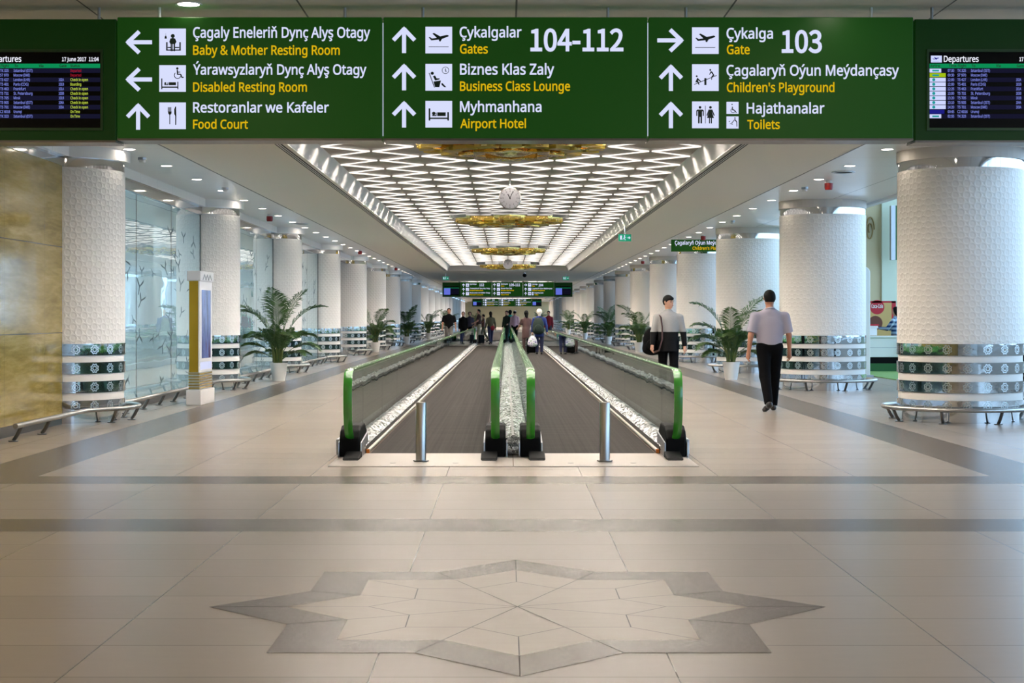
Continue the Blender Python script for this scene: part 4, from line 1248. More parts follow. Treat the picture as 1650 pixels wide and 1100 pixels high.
def picto(F, kind):
    if kind == 'plane':
        F.poly([(0.12, 0.60), (0.17, 0.61), (0.25, 0.555), (0.42, 0.585), (0.26, 0.74), (0.32, 0.765), (0.55, 0.64), (0.80, 0.69), (0.87, 0.675), (0.86, 0.63), (0.62, 0.54), (0.56, 0.44), (0.51, 0.455), (0.50, 0.515), (0.22, 0.485)])
        F.rect(0.12, 0.235, 0.87, 0.255)
    elif kind == 'bed':
        F.rect(0.12, 0.26, 0.18, 0.72).rect(0.82, 0.26, 0.88, 0.58).rect(0.18, 0.32, 0.82, 0.375).rect(0.44, 0.43, 0.76, 0.57)
        F.disc(0.31, 0.53, 0.065).rect(0.25, 0.43, 0.42, 0.47).rect(0.385, 0.47, 0.42, 0.56)
    elif kind == 'bedwheel':
        F.rect(0.08, 0.10, 0.12, 0.50).rect(0.68, 0.10, 0.72, 0.38).rect(0.12, 0.15, 0.68, 0.20).rect(0.36, 0.25, 0.63, 0.36).disc(0.23, 0.32, 0.04).rect(0.19, 0.25, 0.34, 0.28).rect(0.31, 0.28, 0.34, 0.35)
        F.disc(0.68, 0.875, 0.045).line(0.68, 0.82, 0.69, 0.64, 0.05).line(0.68, 0.66, 0.80, 0.66, 0.045).line(0.80, 0.67, 0.86, 0.53, 0.045).line(0.85, 0.535, 0.92, 0.55, 0.035).line(0.68, 0.74, 0.79, 0.74, 0.03)
        F.ring(0.69, 0.62, 0.135, 0.028, 24, PI * 0.75, PI * 2.0)
    elif kind == 'mother':
        F.disc(0.51, 0.72, 0.075).poly([(0.38, 0.50), (0.42, 0.62), (0.51, 0.655), (0.60, 0.62), (0.65, 0.50), (0.60, 0.42), (0.42, 0.42)])
        F.rect(0.26, 0.17, 0.81, 0.215).rect(0.26, 0.17, 0.315, 0.49).rect(0.755, 0.17, 0.81, 0.49).rect(0.43, 0.15, 0.48, 0.42).rect(0.50, 0.15, 0.53, 0.42).rect(0.55, 0.15, 0.60, 0.42).rect(0.32, 0.27, 0.44, 0.31).rect(0.59, 0.27, 0.75, 0.31)
        F.poly([(0.20, 0.62), (0.29, 0.62), (0.28, 0.70), (0.25, 0.74), (0.25, 0.82), (0.24, 0.82), (0.24, 0.74), (0.21, 0.70)])
    elif kind == 'cutlery':
        F.rect(0.385, 0.18, 0.415, 0.55).poly([(0.33, 0.66), (0.34, 0.58), (0.385, 0.53), (0.415, 0.53), (0.46, 0.58), (0.47, 0.66)])
        for x in (0.34, 0.385, 0.43):
            F.rect(x - 0.012, 0.64, x + 0.020, 0.82)
        F.poly([(0.60, 0.16), (0.64, 0.16), (0.645, 0.50), (0.635, 0.85), (0.60, 0.84), (0.565, 0.74), (0.565, 0.56), (0.60, 0.50)])
    elif kind == 'lounge':
        F.disc(0.255, 0.65, 0.06).line(0.14, 0.66, 0.34, 0.12, 0.03).poly([(0.28, 0.54), (0.36, 0.57), (0.42, 0.46), (0.53, 0.46), (0.53, 0.42), (0.36, 0.38)]).poly([(0.30, 0.34), (0.58, 0.38), (0.52, 0.13), (0.36, 0.13)]).poly([(0.60, 0.28), (0.64, 0.28), (0.78, 0.13), (0.70, 0.13), (0.60, 0.22)])
        F.ring(0.75, 0.76, 0.135, 0.02).rect(0.735, 0.71, 0.765, 0.83).rect(0.735, 0.71, 0.80, 0.735)
    elif kind == 'seesaw':
        F.line(0.08, 0.24, 0.92, 0.58, 0.025).rect(0.46, 0.22, 0.54, 0.48).disc(0.175, 0.55, 0.035).poly([(0.12, 0.32), (0.20, 0.50), (0.33, 0.37), (0.32, 0.34), (0.22, 0.40), (0.28, 0.24), (0.25, 0.22), (0.20, 0.32)])
        F.disc(0.685, 0.785, 0.035).poly([(0.70, 0.74), (0.76, 0.72), (0.84, 0.58), (0.76, 0.52), (0.745, 0.42), (0.72, 0.42), (0.73, 0.55), (0.78, 0.60), (0.72, 0.68), (0.66, 0.60), (0.645, 0.62)])
    elif kind == 'toilets':
        F.rect(0.49, 0.18, 0.51, 0.84)
        F.disc(0.30, 0.78, 0.05).poly([(0.16, 0.66), (0.20, 0.70), (0.40, 0.70), (0.44, 0.66), (0.44, 0.46), (0.40, 0.46), (0.40, 0.63), (0.375, 0.63), (0.375, 0.18), (0.315, 0.18), (0.315, 0.42), (0.285, 0.42), (0.285, 0.18), (0.225, 0.18), (0.225, 0.63), (0.20, 0.63), (0.20, 0.46), (0.16, 0.46)])
        F.disc(0.69, 0.78, 0.05).poly([(0.54, 0.48), (0.62, 0.70), (0.76, 0.70), (0.85, 0.48), (0.81, 0.46), (0.745, 0.62), (0.82, 0.38), (0.745, 0.38), (0.745, 0.18), (0.705, 0.18), (0.705, 0.38), (0.675, 0.38), (0.675, 0.18), (0.635, 0.18), (0.635, 0.38), (0.56, 0.38), (0.635, 0.62), (0.58, 0.46)])
    elif kind == 'wheel':
        F.disc(0.46, 0.78, 0.055).poly([(0.44, 0.60), (0.52, 0.60), (0.54, 0.40), (0.70, 0.32), (0.86, 0.10), (0.80, 0.08), (0.64, 0.26), (0.46, 0.32)]).ring(0.54, 0.28, 0.2, 0.05, 18, PI * 0.7, PI * 1.9)
    elif kind == 'baby':
        F.disc(0.70, 0.86, 0.06).line(0.42, 0.42, 0.68, 0.74, 0.06).line(0.68, 0.76, 0.86, 0.52, 0.08).line(0.85, 0.54, 0.86, 0.16, 0.07).line(0.28, 0.40, 0.52, 0.34, 0.05).disc(0.24, 0.58, 0.05)


PXM = 11.43 / 2560


def SXp(px):  # sign pixel -> metres from the sign centre (the middle of the panels at 828)
    return (px - 828) * PXM


def SZp(py):
    return HC + (511 - py) * PXM


ZT, ZB = SZp(27.5), SZp(223.5)
YF = -0.1205


def sign_panel(px0, px1, rows, Y, label, group, detail=True):
    cx = (SXp(px0) + SXp(px1)) / 2; hw = (SXp(px1) - SXp(px0)) / 2 - 0.004
    t = thing('direction_sign', label, 'sign', (cx, Y, 0), 0, group)
    MB().box((-hw, -0.12, ZB), (hw, 0.12, ZT)).build('cabinet', M['sgreen'], t, bevel=0.006)
    MB().box((-hw, -0.122, ZB - 0.012), (hw, 0.122, ZB + 0.003)).build('bottom_trim', M['darksteel'], t)
    for k, px in enumerate((px0 + 63, px1 - 63)):
        x = SXp(px) - cx
        MB().tube([(x, 0, ZT - 0.01), (x, 0, HL)], 0.011, 8).build('hanging_rod', M['trim_white'] if (px0 < 300 and k == 0) or (px0 > 1000 and k == 1) else M['silver'], t)  # white on the two outermost rods stands in for light falling on them
    xx = lambda px: SXp(px) - cx
    if 600 < px0 < 700:                       # light leaking through the joints beside the middle panel
        for q in (-1, 1):
            mb = MB().box((q * (hw + 0.004) - 0.0022, -0.117, ZB + 0.02), (q * (hw + 0.004) + 0.0022, -0.112, ZT - 0.04))
            mb.build('joint_glow_strip', M['swhite'], t)
    for r in rows:
        if r[0] == 'arrow':
            mb = MB(); arrow(Flat(mb, xx(r[2]) - 21.5 * PXM, SZp(r[3] + 21.5), 43 * PXM, YF), r[1]); mb.build('arrow_%s' % r[1], M['swhite'], t, fix=False)
        elif r[0] == 'icon':
            s = r[4] * PXM
            p = MB().quad((xx(r[2]), YF, SZp(r[3] + r[4])), (xx(r[2]) + s, YF, SZp(r[3] + r[4])), (xx(r[2]) + s, YF, SZp(r[3])), (xx(r[2]), YF, SZp(r[3]))).build('pictogram_panel', M['swhite'], t, fix=False)
            if detail:
                mb = MB(); picto(Flat(mb, xx(r[2]), SZp(r[3] + r[4]), s, YF - 0.0015), r[1]); mb.build('pictogram', M['sdark'], p, fix=False)
        elif r[0] == 'text':
            mb = MB(); put_text(mb, r[1], xx(r[2]), xx(r[3]), SZp(r[4]), r[5] * PXM, YF, 0.022)
            mb.build('lettering', M['swhite'] if r[6] == 'w' else M['syellow'], t, fix=False)
    return t


def board(px0, px1, sx0, sx1, Y, label, group, detail=True, ry=0.0):
    """departures board set in a green end cabinet; sx0..sx1 is the screen"""
    cx = (SXp(px0) + SXp(px1)) / 2; hw = (SXp(px1) - SXp(px0)) / 2 - 0.004
    dz = -3.2 * PXM
    t = thing('departures_board', label, 'information board', (cx, Y, dz), 0, group)
    MB().box((-hw, -0.12, ZB), (hw, 0.12, ZT)).build('cabinet', M['boardgreen'], t, bevel=0.006)
    MB().box((-hw, -0.122, ZB - 0.012), (hw, 0.122, ZB + 0.003)).build('bottom_trim', M['darksteel'], t)
    xx = lambda px: SXp(px) - cx
    for px in ((px1 - 35,) if px0 < 800 else (px0 + 35,)):
        x = xx(px)
        MB().tube([(x, 0, ZT - 0.01), (x, 0, HL - dz)], 0.011, 8).build('hanging_rod', M['silver'], t)
    z0, z1 = SZp(203), SZp(81)
    f = MB(); a, b = xx(sx0 - 4), xx(sx1 + 4)
    f.box((a, -0.135, z0 - 0.02), (b, -0.12, z0)); f.box((a, -0.135, z1), (b, -0.12, z1 + 0.02))
    f.box((a, -0.135, z0), (xx(sx0), -0.12, z1)); f.box((xx(sx1), -0.135, z0), (b, -0.12, z1))
    f.build('screen_frame', M['sframe'], t)
    s = MB().quad((xx(sx0), -0.1215, z0), (xx(sx1), -0.1215, z0), (xx(sx1), -0.1215, z1), (xx(sx0), -0.1215, z1)).build('screen', M['screen'], t, fix=False)
    y1, y2 = -0.123, -0.1245
    U = lambda u: xx(sx0) + (xx(sx1) - xx(sx0)) * u
    rz = lambda k: SZp(107 + 7.35 * k)              # top of row k
    mb = MB()
    for k in range(0, 11, 2):
        mb.quad((U(0.005), y1, rz(k + 1)), (U(0.995), y1, rz(k + 1)), (U(0.995), y1, rz(k)), (U(0.005), y1, rz(k)))
    mb.build('row_stripes', M['rowlit'], s, fix=False)
    MB().quad((U(0.005), y1, SZp(106.5)), (U(0.995), y1, SZp(106.5)), (U(0.995), y1, SZp(99.5)), (U(0.005), y1, SZp(99.5))).build('header_bar', M['headgreen'], s, fix=False)
    if not detail:
        MB().quad((U(0.0), y2, SZp(196)), (U(0.42), y2, SZp(196)), (U(0.42), y2, SZp(108)), (U(0.0), y2, SZp(108))).build('lit_columns', M['screenblue'], s, fix=False)
        return t
    flights = [('07:30', 'TK 325', 'Istanbul (IST)', '', 'Departed'), ('09:30', 'S7 970', 'Moscow (DME)', '', 'Departed'), ('12:00', 'T5 427', 'London (LHR)', '102A', 'Check in open'),
               ('12:00', 'T5 401', 'Paris (CDG)', '101B', 'Boarding'), ('12:25', 'T5 463', 'Frankfurt', '101A', 'Check in open'), ('13:00', 'T5 731', 'St. Petersburg', '103B', 'Check in open'),
               ('13:20', 'T5 705', 'Minsk', '101B', 'Check in open'), ('13:10', 'T5 905', 'Istanbul (IST)', '104A', 'Check in open'), ('14:20', 'T5 701', 'Moscow (DME)', '103A', 'Check in open'),
               ('00:45', 'CZ 6016', 'Urumqi', '', 'On Time'), ('02:55', 'TK 323', 'Istanbul (IST)', '', 'On Time')]
    cap = 4.3 * PXM
    mb = MB(); put_text(mb, 'Departures', U(0.115), U(0.385), SZp(96.5), 9.5 * PXM, y2, 0.02)
    put_text(mb, '17 June 2017  11:04', U(0.70), U(0.985), SZp(95.5), 6.3 * PXM, y2, 0.02); mb.build('title_lettering', M['thead'], s, fix=False)
    MB().quad((U(0.015), y2, SZp(97.5)), (U(0.10), y2, SZp(97.5)), (U(0.10), y2, SZp(86.5)), (U(0.015), y2, SZp(86.5))).build('title_icon', M['logo_white'], s, fix=False)
    mb = MB(); F = Flat(mb, U(0.02), SZp(99.5), 14 * PXM, y2 - 0.001); picto(F, 'plane'); mb.build('title_plane', M['logo_blue'], s, fix=False)
    mb = MB()
    for txt, u in (('Airline', 0.01), ('Time', 0.155), ('Flight', 0.225), ('To', 0.33), ('Via', 0.52), ('Gate', 0.68), ('Status', 0.765)):
        put_text(mb, txt, U(u), None, SZp(105), cap, y2)
    mb.build('header_lettering', M['sdark'], s, fix=False)
    tb, fb, mb, gb, st, rd = MB(), MB(), MB(), MB(), MB(), MB()
    for k, (tm, fn, to, gt, sta) in enumerate(flights):
        zb = rz(k + 1) + 1.6 * PXM
        put_text(tb, tm, U(0.145), U(0.195), zb, cap, y2); put_text(fb, fn, U(0.22), U(0.22 + 0.012 * len(fn) - 0.005), zb, cap, y2); put_text(mb, to, U(0.325), U(0.325 + 0.0105 * len(to)), zb, cap, y2)
        if gt: put_text(gb, gt, U(0.675), U(0.715), zb, cap, y2)
        put_text(rd if k < 2 else st, sta, U(0.765), U(0.765 + 0.0105 * len(sta)), zb, cap, y2)
    tb.build('time_lettering', M['tlist'], s, fix=False); fb.build('flight_lettering', M['tlist'], s, fix=False); mb.build('destination_lettering', M['tlist'], s, fix=False); gb.build('gate_lettering', M['tlist'], s, fix=False); st.build('status_lettering', M['tgreen'], s, fix=False); rd.build('status_lettering', M['tred'], s, fix=False)
    lw, ll, lb, lt = MB(), MB(), MB(), MB()
    for k in range(11):
        m_, u1 = (ll, 0.13) if k == 1 else (lb, 0.12) if k == 9 else (lw, 0.095 if k in (0, 10) else 0.13)
        m_.quad((U(0.005), y2, rz(k + 1) + 0.5 * PXM), (U(u1), y2, rz(k + 1) + 0.5 * PXM), (U(u1), y2, rz(k) - 0.5 * PXM), (U(0.005), y2, rz(k) - 0.5 * PXM))
        F = Flat(lt, U(0.02), rz(k + 1) + 0.7 * PXM, 6 * PXM, y2 - 0.001)
        if k not in (0, 1, 9, 10): F.disc(0.6, 0.5, 0.42)
        elif k != 9: F.rect(0.2, 0.25, 2.0, 0.7)
    lw.build('airline_logo', M['logo_white'], s, fix=False); ll.build('airline_logo', M['logo_lime'], s, fix=False); lb.build('airline_logo', M['logo_blue'], s, fix=False); lt.build('logo_marks', M['logo_teal'], s, fix=False)
    return t


def rows1(num=None):
    return [('arrow', 'left', 221, 68), ('arrow', 'left', 221, 128), ('arrow', 'up', 220, 187.5),
            ('icon', 'mother', 254, 46, 43), ('icon', 'bedwheel', 254, 105, 43), ('icon', 'cutlery', 254, 165, 43),
            ('text', 'Çagaly Eneleriň Dynç Alyş Otagy', 308.5, 594, 60.5, 16.5, 'w'), ('text', 'Baby & Mother Resting Room', 308.5, 545, 88, 14.5, 'y'),
            ('text', 'Ýarawsyzlaryň Dynç Alyş Otagy', 308.5, 588, 120, 16, 'w'), ('text', 'Disabled Resting Room', 308.5, 492, 147.5, 14.5, 'y'),
            ('text', 'Restoranlar we Kafeler', 308.5, 527.5, 181, 16, 'w'), ('text', 'Food Court', 308.5, 397, 207, 14, 'y')]


def rows2(num='104-112'):
    return [('arrow', 'up', 648.5, 64), ('arrow', 'up', 648.5, 124), ('arrow', 'up', 648.5, 184), ('icon', 'plane', 683, 43, 43), ('icon', 'lounge', 683, 103, 43), ('icon', 'bed', 683, 162.5, 43),
            ('text', 'Çykalgalar', 738, 838, 60, 16.5, 'w'), ('text', 'Gates', 738.5, 783.5, 86, 14.5, 'y'), ('text', num, 852, 1002, 81.5, 34, 'w'),
            ('text', 'Biznes Klas Zaly', 738.5, 890.5, 120, 17, 'w'), ('text', 'Business Class Lounge', 738.5, 916, 146, 14.5, 'y'),
            ('text', 'Myhmanhana', 738.5, 870, 180, 16.5, 'w'), ('text', 'Airport Hotel', 739, 845, 206, 14, 'y')]


def rows3(num='103'):
    return [('arrow', 'right', 1078, 65), ('arrow', 'up', 1078.5, 125), ('arrow', 'up', 1078.5, 185), ('icon', 'plane', 1112.5, 44, 43), ('icon', 'seesaw', 1112.5, 103.5, 43), ('icon', 'toilets', 1112.5, 163.5, 43),
            ('icon', 'wheel', 1168, 164, 19.5), ('icon', 'baby', 1168, 187.5, 19.5),
            ('text', 'Çykalga', 1168, 1243, 62, 16.5, 'w'), ('text', 'Gate', 1168.5, 1205.5, 87, 14.5, 'y'), ('text', num, 1257, 1322, 84, 34, 'w'),
            ('text', 'Çagalaryň Oýun Meýdançasy', 1168, 1446, 121.5, 16.5, 'w'), ('text', "Children's Playground", 1168.5, 1342, 148, 14.5, 'y'),
            ('text', 'Hajathanalar', 1200.5, 1326, 182.5, 16.5, 'w'), ('text', 'Toilets', 1201.5, 1254, 207.5, 14, 'y')]


YS = 11.55
g1 = 'green sign row over the near end of the walkway'
sign_panel(185.5, 613.5, rows1(), YS, 'Near green hanging sign listing resting rooms and food court', g1)
sign_panel(614.5, 1041.5, rows2(), YS, 'Near green hanging sign with gates 104-112, lounge and hotel', g1)
sign_panel(1042.5, 1470, rows3(), YS, 'Near green hanging sign with gate 103, playground and toilets', g1)
board(-70, 185, -48, 160, YS, 'Departures screen at the onyx-side end of the near green sign row', g1)
board(1471, 1726, 1494, 1702, YS, 'Departures screen at the daylit-side end of the near green sign row', g1)
for (Y, n1, n2, n3, nm) in ((98.0, '112', '105-111', '104', 'the far sign row at the walkway end'), (184.0, '114', '106-110', '105', 'the farthest sign row')):
    g = 'green signs of ' + nm
    dt = Y < 100
    R1 = [('arrow', 'up', 221, 68), ('arrow', 'up', 221, 128), ('arrow', 'up', 220, 187.5)] + [r for r in rows1() if r[0] == 'icon'] + \
         [('text', 'Çykalga', 308.5, 400, 60.5, 16.5, 'w'), ('text', n1, 440, 505, 81.5, 34, 'w'), ('text', 'Ýarawsyzlaryň Dynç Alyş Otagy', 308.5, 588, 120, 16, 'w'), ('text', 'Disabled Resting Room', 308.5, 492, 147.5, 14.5, 'y'),
          ('text', 'Restoranlar we Kafeler Otagy', 308.5, 588, 181, 16, 'w'), ('text', 'Food Court', 308.5, 492, 207, 14, 'y')]
    sign_panel(185.5, 613.5, R1, Y, 'Green direction panel with gate %s in %s' % (n1, nm), g, dt)
    sign_panel(614.5, 1041.5, rows2(n2), Y, 'Green direction panel with gates %s in %s' % (n2, nm), g, dt)
    sign_panel(1042.5, 1470, rows3(n3), Y, 'Green direction panel with gate %s in %s' % (n3, nm), g, dt)
    board(-70, 185, -48, 160, Y, 'Bluish departures screen at the glass-side end of %s' % nm, g, False)
    board(1471, 1726, 1494, 1702, Y, 'Bluish departures screen at the daylit-side end of %s' % nm, g, False)

# the small playground sign hanging past the second daylit-side column
t = thing('hanging_sign', 'Small green playground sign hanging among the daylit-side columns', 'sign', (5.72, 45.0, 0))
MB().box((-1.12, -0.05, 3.26), (1.12, 0.05, 3.60)).build('cabinet', M['sgreen'], t, bevel=0.004)
mb = MB(); put_text(mb, 'Çagalaryň Oýun Meýdançasy', -1.02, 0.55, 3.455, 0.105, -0.0515, 0.022); mb.build('lettering', M['swhite'], t, fix=False)
mb = MB(); put_text(mb, "Children's Playground", -0.52, 0.55, 3.31, 0.085, -0.0515, 0.022); mb.build('lettering', M['syellow'], t, fix=False)
mb = MB().quad((0.68, -0.0515, 3.29), (0.96, -0.0515, 3.29), (0.96, -0.0515, 3.57), (0.68, -0.0515, 3.57)).build('pictogram_panel', M['swhite'], t, fix=False)
m2 = MB(); picto(Flat(m2, 0.68, 3.29, 0.28, -0.053), 'seesaw'); m2.build('pictogram', M['sdark'], mb, fix=False)
for x in (-0.9, 0.9):
    MB().tube([(x, 0, 3.59), (x, 0, HL)], 0.01, 8).build('hanging_rod', M['silver'], t)


def exit_sign(x, y, label):
    t = thing('exit_sign', label, 'sign', (x, y, 0), 0, 'green emergency exit signs')
    MB().box((-0.16, -0.03, 3.32), (0.16, 0.03, 3.50)).build('lightbox', M['exitgreen'], t, bevel=0.004)
    mb = MB(); F = Flat(mb, -0.08, 3.33, 0.16, -0.0315)
    F.rect(-0.25, 0.2, 0.05, 0.85).disc(0.45, 0.82, 0.09).line(0.45, 0.72, 0.38, 0.42, 0.13).line(0.38, 0.45, 0.58, 0.15, 0.09).line(0.40, 0.42, 0.15, 0.25, 0.09).line(0.45, 0.65, 0.68, 0.52, 0.07).line(0.9, 0.5, 1.3, 0.5, 0.1).line(1.15, 0.7, 1.32, 0.5, 0.1).line(1.15, 0.3, 1.32, 0.5, 0.1)
    mb.build('running_figure', M['swhite'], t, fix=False)
    MB().tube([(0, 0, 3.49), (0, 0, HL)], 0.015, 8).build('mount', M['silver'], t)


exit_sign(2.93, 40.2, 'Small green exit sign by the trough edge on the daylit side, nearer one')
exit_sign(-3.2, 82.0, 'Small green exit sign over the glass-side end of the far sign row')
exit_sign(3.0, 82.0, 'Small green exit sign over the daylit-side end of the far sign row')
# ceiling rods with the far dome camera
t = thing('dome_camera', 'Small dark dome camera on the ceiling just before the far signs', 'camera', (0.85, 80, HL))
MB().ellipsoid((0, 0, -0.14), (0.1, 0.1, 0.1)).build('dome', M['black'], t, smooth=True)
MB().lathe([(0.05, -0.1), (0.05, 0.0)], 12).build('mount', M['silver'], t)

# ------------------------------------------------------------------ totem
t = thing('advertising_totem', 'Tall advertising totem with gold side standing before the second half-set column', 'totem', (-5.06, 25.3, 0), math.radians(-2))
MB().box((-0.11, 0.0, 0.0), (0.13, 1.0, 0.24)).build('plinth', M['totem'], t, bevel=0.01)
MB().box((-0.075, 0.05, 0.24), (0.095, 0.95, 0.52)).build('ribbed_foot', M['silver'], t)
mb = MB()
for i in range(6):
    mb.box((-0.08, 0.045, 0.26 + 0.045 * i), (0.10, 0.955, 0.28 + 0.045 * i))
mb.build('foot_ribs', M['goldpaint'], t)
MB().box((-0.07, 0.05, 0.52), (0.075, 0.95, 1.98)).build('gold_body', M['goldpaint'], t)
MB().box((0.075, 0.05, 0.52), (0.098, 0.95, 1.98)).build('screen_surround', M['totem'], t, bevel=0.004)
MB().box((0.098, 0.2, 0.74), (0.101, 0.84, 1.84)).build('screen', M['totemscreen'], t)
MB().box((0.098, 0.1, 0.56), (0.102, 0.9, 0.68)).build('logo_strip', M['swhite'], t)
MB().box((-0.10, 0.02, 1.98), (0.12, 0.98, 2.14)).build('cap', M['totem'], t, bevel=0.008)
mb = MB()
for i in range(3):
    yy = 0.3 + 0.2 * i
    mb.prism_x([(yy - 0.14, 2.0), (yy, 2.0 + 0.1), (yy + 0.14, 2.0), (yy + 0.1, 2.0), (yy, 2.07), (yy - 0.1, 2.0)], 0.12, 0.124)
mb.build('cap_ornament', M['chrome'], t)

# ------------------------------------------------------------------ potted palms
def frond_mesh(rg, L, elev, bend, z0, r0):
    """one feather leaf in the x-z plane, leaning to +x"""
    mb = MB(); N = 15; pts = []; x, z, a = r0, z0, elev
    for i in range(N):
        pts.append(Vector((x, 0, z))); st = L / (N - 1)
        x += math.cos(a) * st; z += math.sin(a) * st; a -= bend / (N - 1) * (0.4 + 1.5 * (i / N) ** 1.4)
    mb.tube(pts, [0.010 - 0.008 * i / (N - 1) for i in range(N)], 5)
    n = 30
    for i in range(n):
        u = 0.34 + 0.65 * i / (n - 1)
        f = u * (N - 1); k = min(int(f), N - 2); p = pts[k].lerp(pts[k + 1], f - k)
        d = (pts[k + 1] - pts[k]).normalized()
        up = Vector((-d.z, 0, d.x))
        ln = L * 0.27 * math.sin(PI * (0.16 + 0.8 * (i / (n - 1)) ** 0.8)) + 0.03
        for s in (-1, 1):
            sd = (Vector((0, s, 0)) * 0.80 + d * 0.55 + up * rg.uniform(0.10, 0.38)).normalized()
            w = d * 0.013
            m = p + sd * ln * 0.5; e = p + sd * ln + Vector((0, 0, -ln * rg.uniform(0.15, 0.4)))
            mb.add([p - w * 0.5, p + w * 0.5, m + w, e, m - w], [(0, 1, 2, 3, 4)])
    return mb


def palm(seed, spec):
    rg = random.Random(seed)
    t = thing('potted_palm', 'x', 'potted plant', (-5.08, 35.0, 0), 0, 'potted palms between the columns')
    MB().lathe([(0.135, 0.0), (0.155, 0.12), (0.195, 0.40), (0.18, 0.40), (0.172, 0.34)], 32).build('pot', M['pot'], t, smooth=True)
    MB().lathe([(0.0, 0.35), (0.176, 0.35)], 24, cap=False).build('soil', M['soil'], t)
    mb = MB()
    for i in range(16):
        a = rg.uniform(0, 2 * PI); r = rg.uniform(0.02, 0.11); h = rg.uniform(0.5, 0.95); q = rg.uniform(0.05, 0.16)
        mb.tube([(r * math.cos(a), r * math.sin(a), 0.34), ((r + q * .4) * math.cos(a), (r + q * .4) * math.sin(a), 0.34 + h * 0.5), ((r + q) * math.cos(a), (r + q) * math.sin(a), 0.34 + h)], [0.018, 0.014, 0.008], 6)
    mb.build('canes', M['stem'], t, smooth=True)
    for (az, L, elev, bend, z0) in spec:
        f = frond_mesh(rg, L, math.radians(elev), math.radians(bend), z0, 0.05).build('frond', M['leaf'], t, fix=False)
        f.rotation_euler = (0, 0, math.radians(az))
    return t


specA = [(5, 1.50, 72, 95, 0.7), (172, 1.35, 74, 100, 0.7), (200, 1.55, 70, 90, 0.7), (100, 1.45, 82, 60, 0.7), (262, 1.5, 84, 55, 0.7), (338, 1.45, 80, 55, 0.75),
         (25, 1.05, 62, 120, 0.55), (160, 1.15, 55, 125, 0.55), (185, 1.0, 48, 120, 0.5), (350, 1.05, 45, 115, 0.5), (230, 1.05, 62, 110, 0.55), (300, 1.1, 60, 115, 0.55), (60, 1.1, 60, 110, 0.55), (130, 1.0, 60, 110, 0.55),
         (10, 0.75, 40, 100, 0.45), (190, 0.8, 36, 100, 0.45), (280, 0.8, 72, 60, 0.45), (240, 0.85, 75, 55, 0.45), (310, 0.85, 70, 60, 0.45), (80, 0.8, 70, 60, 0.45), (110, 0.8, 40, 100, 0.45), (330, 0.75, 40, 100, 0.45), (265, 0.95, 78, 45, 0.4), (215, 0.9, 76, 50, 0.4), (320, 0.9, 78, 50, 0.4)]
specB = [(165, 1.45, 76, 85, 0.7), (20, 1.6, 72, 75, 0.75), (35, 1.35, 70, 90, 0.7), (190, 1.2, 68, 110, 0.6), (260, 1.2, 80, 60, 0.6)] + [(a + 17, l * 0.97, e, b_, z) for a, l, e, b_, z in specA[6:]]
pa = palm(3, specA); pb = palm(8, specB)
pa['label'] = 'Potted palm in a white pot between the second and third half-set columns'
pb['label'] = 'Potted palm in a white pot between the second and third daylit-side columns'
pb.location = (4.97, 35.6, 0)
for src, x, y, rz, l in ((pb, -5.33, 63.9, 2.4, 'Potted palm seen over the glass balustrade past the fifth half-set column'), (pa, -5.25, 82.7, 1.2, 'Potted palm seen over the glass balustrade past the seventh half-set column'),
                         (pb, -5.05, 101.5, 0.3, 'Small distant potted palm along the glass side before the people'), (pb, 5.27, 63.9, 3.3, 'Potted palm behind the young man in the two-tone sweater'),
                         (pa, 5.25, 82.7, 0.7, 'Potted palm two plants beyond the two-tone sweater man, daylit side'), (pb, 4.95, 101.5, 0.1, 'Small distant potted palm with one tall frond, daylit side'),
                         (pb, -3.3, 170.0, 0.9, 'Tiny dark palm far off under the farthest sign row, onyx-side half'), (pa, 3.5, 170.0, 1.9, 'Tiny dark palm far off under the farthest sign row, daylit-side half'),
                         (pa, 5.0, 129.7, 2.1, 'Tiny potted palm near the far sign row, daylit side'), (pa, -5.0, 129.7, 2.9, 'Tiny potted palm behind the far walkers, glass side')):
    dup(src, l, (x, y, 0), rz)
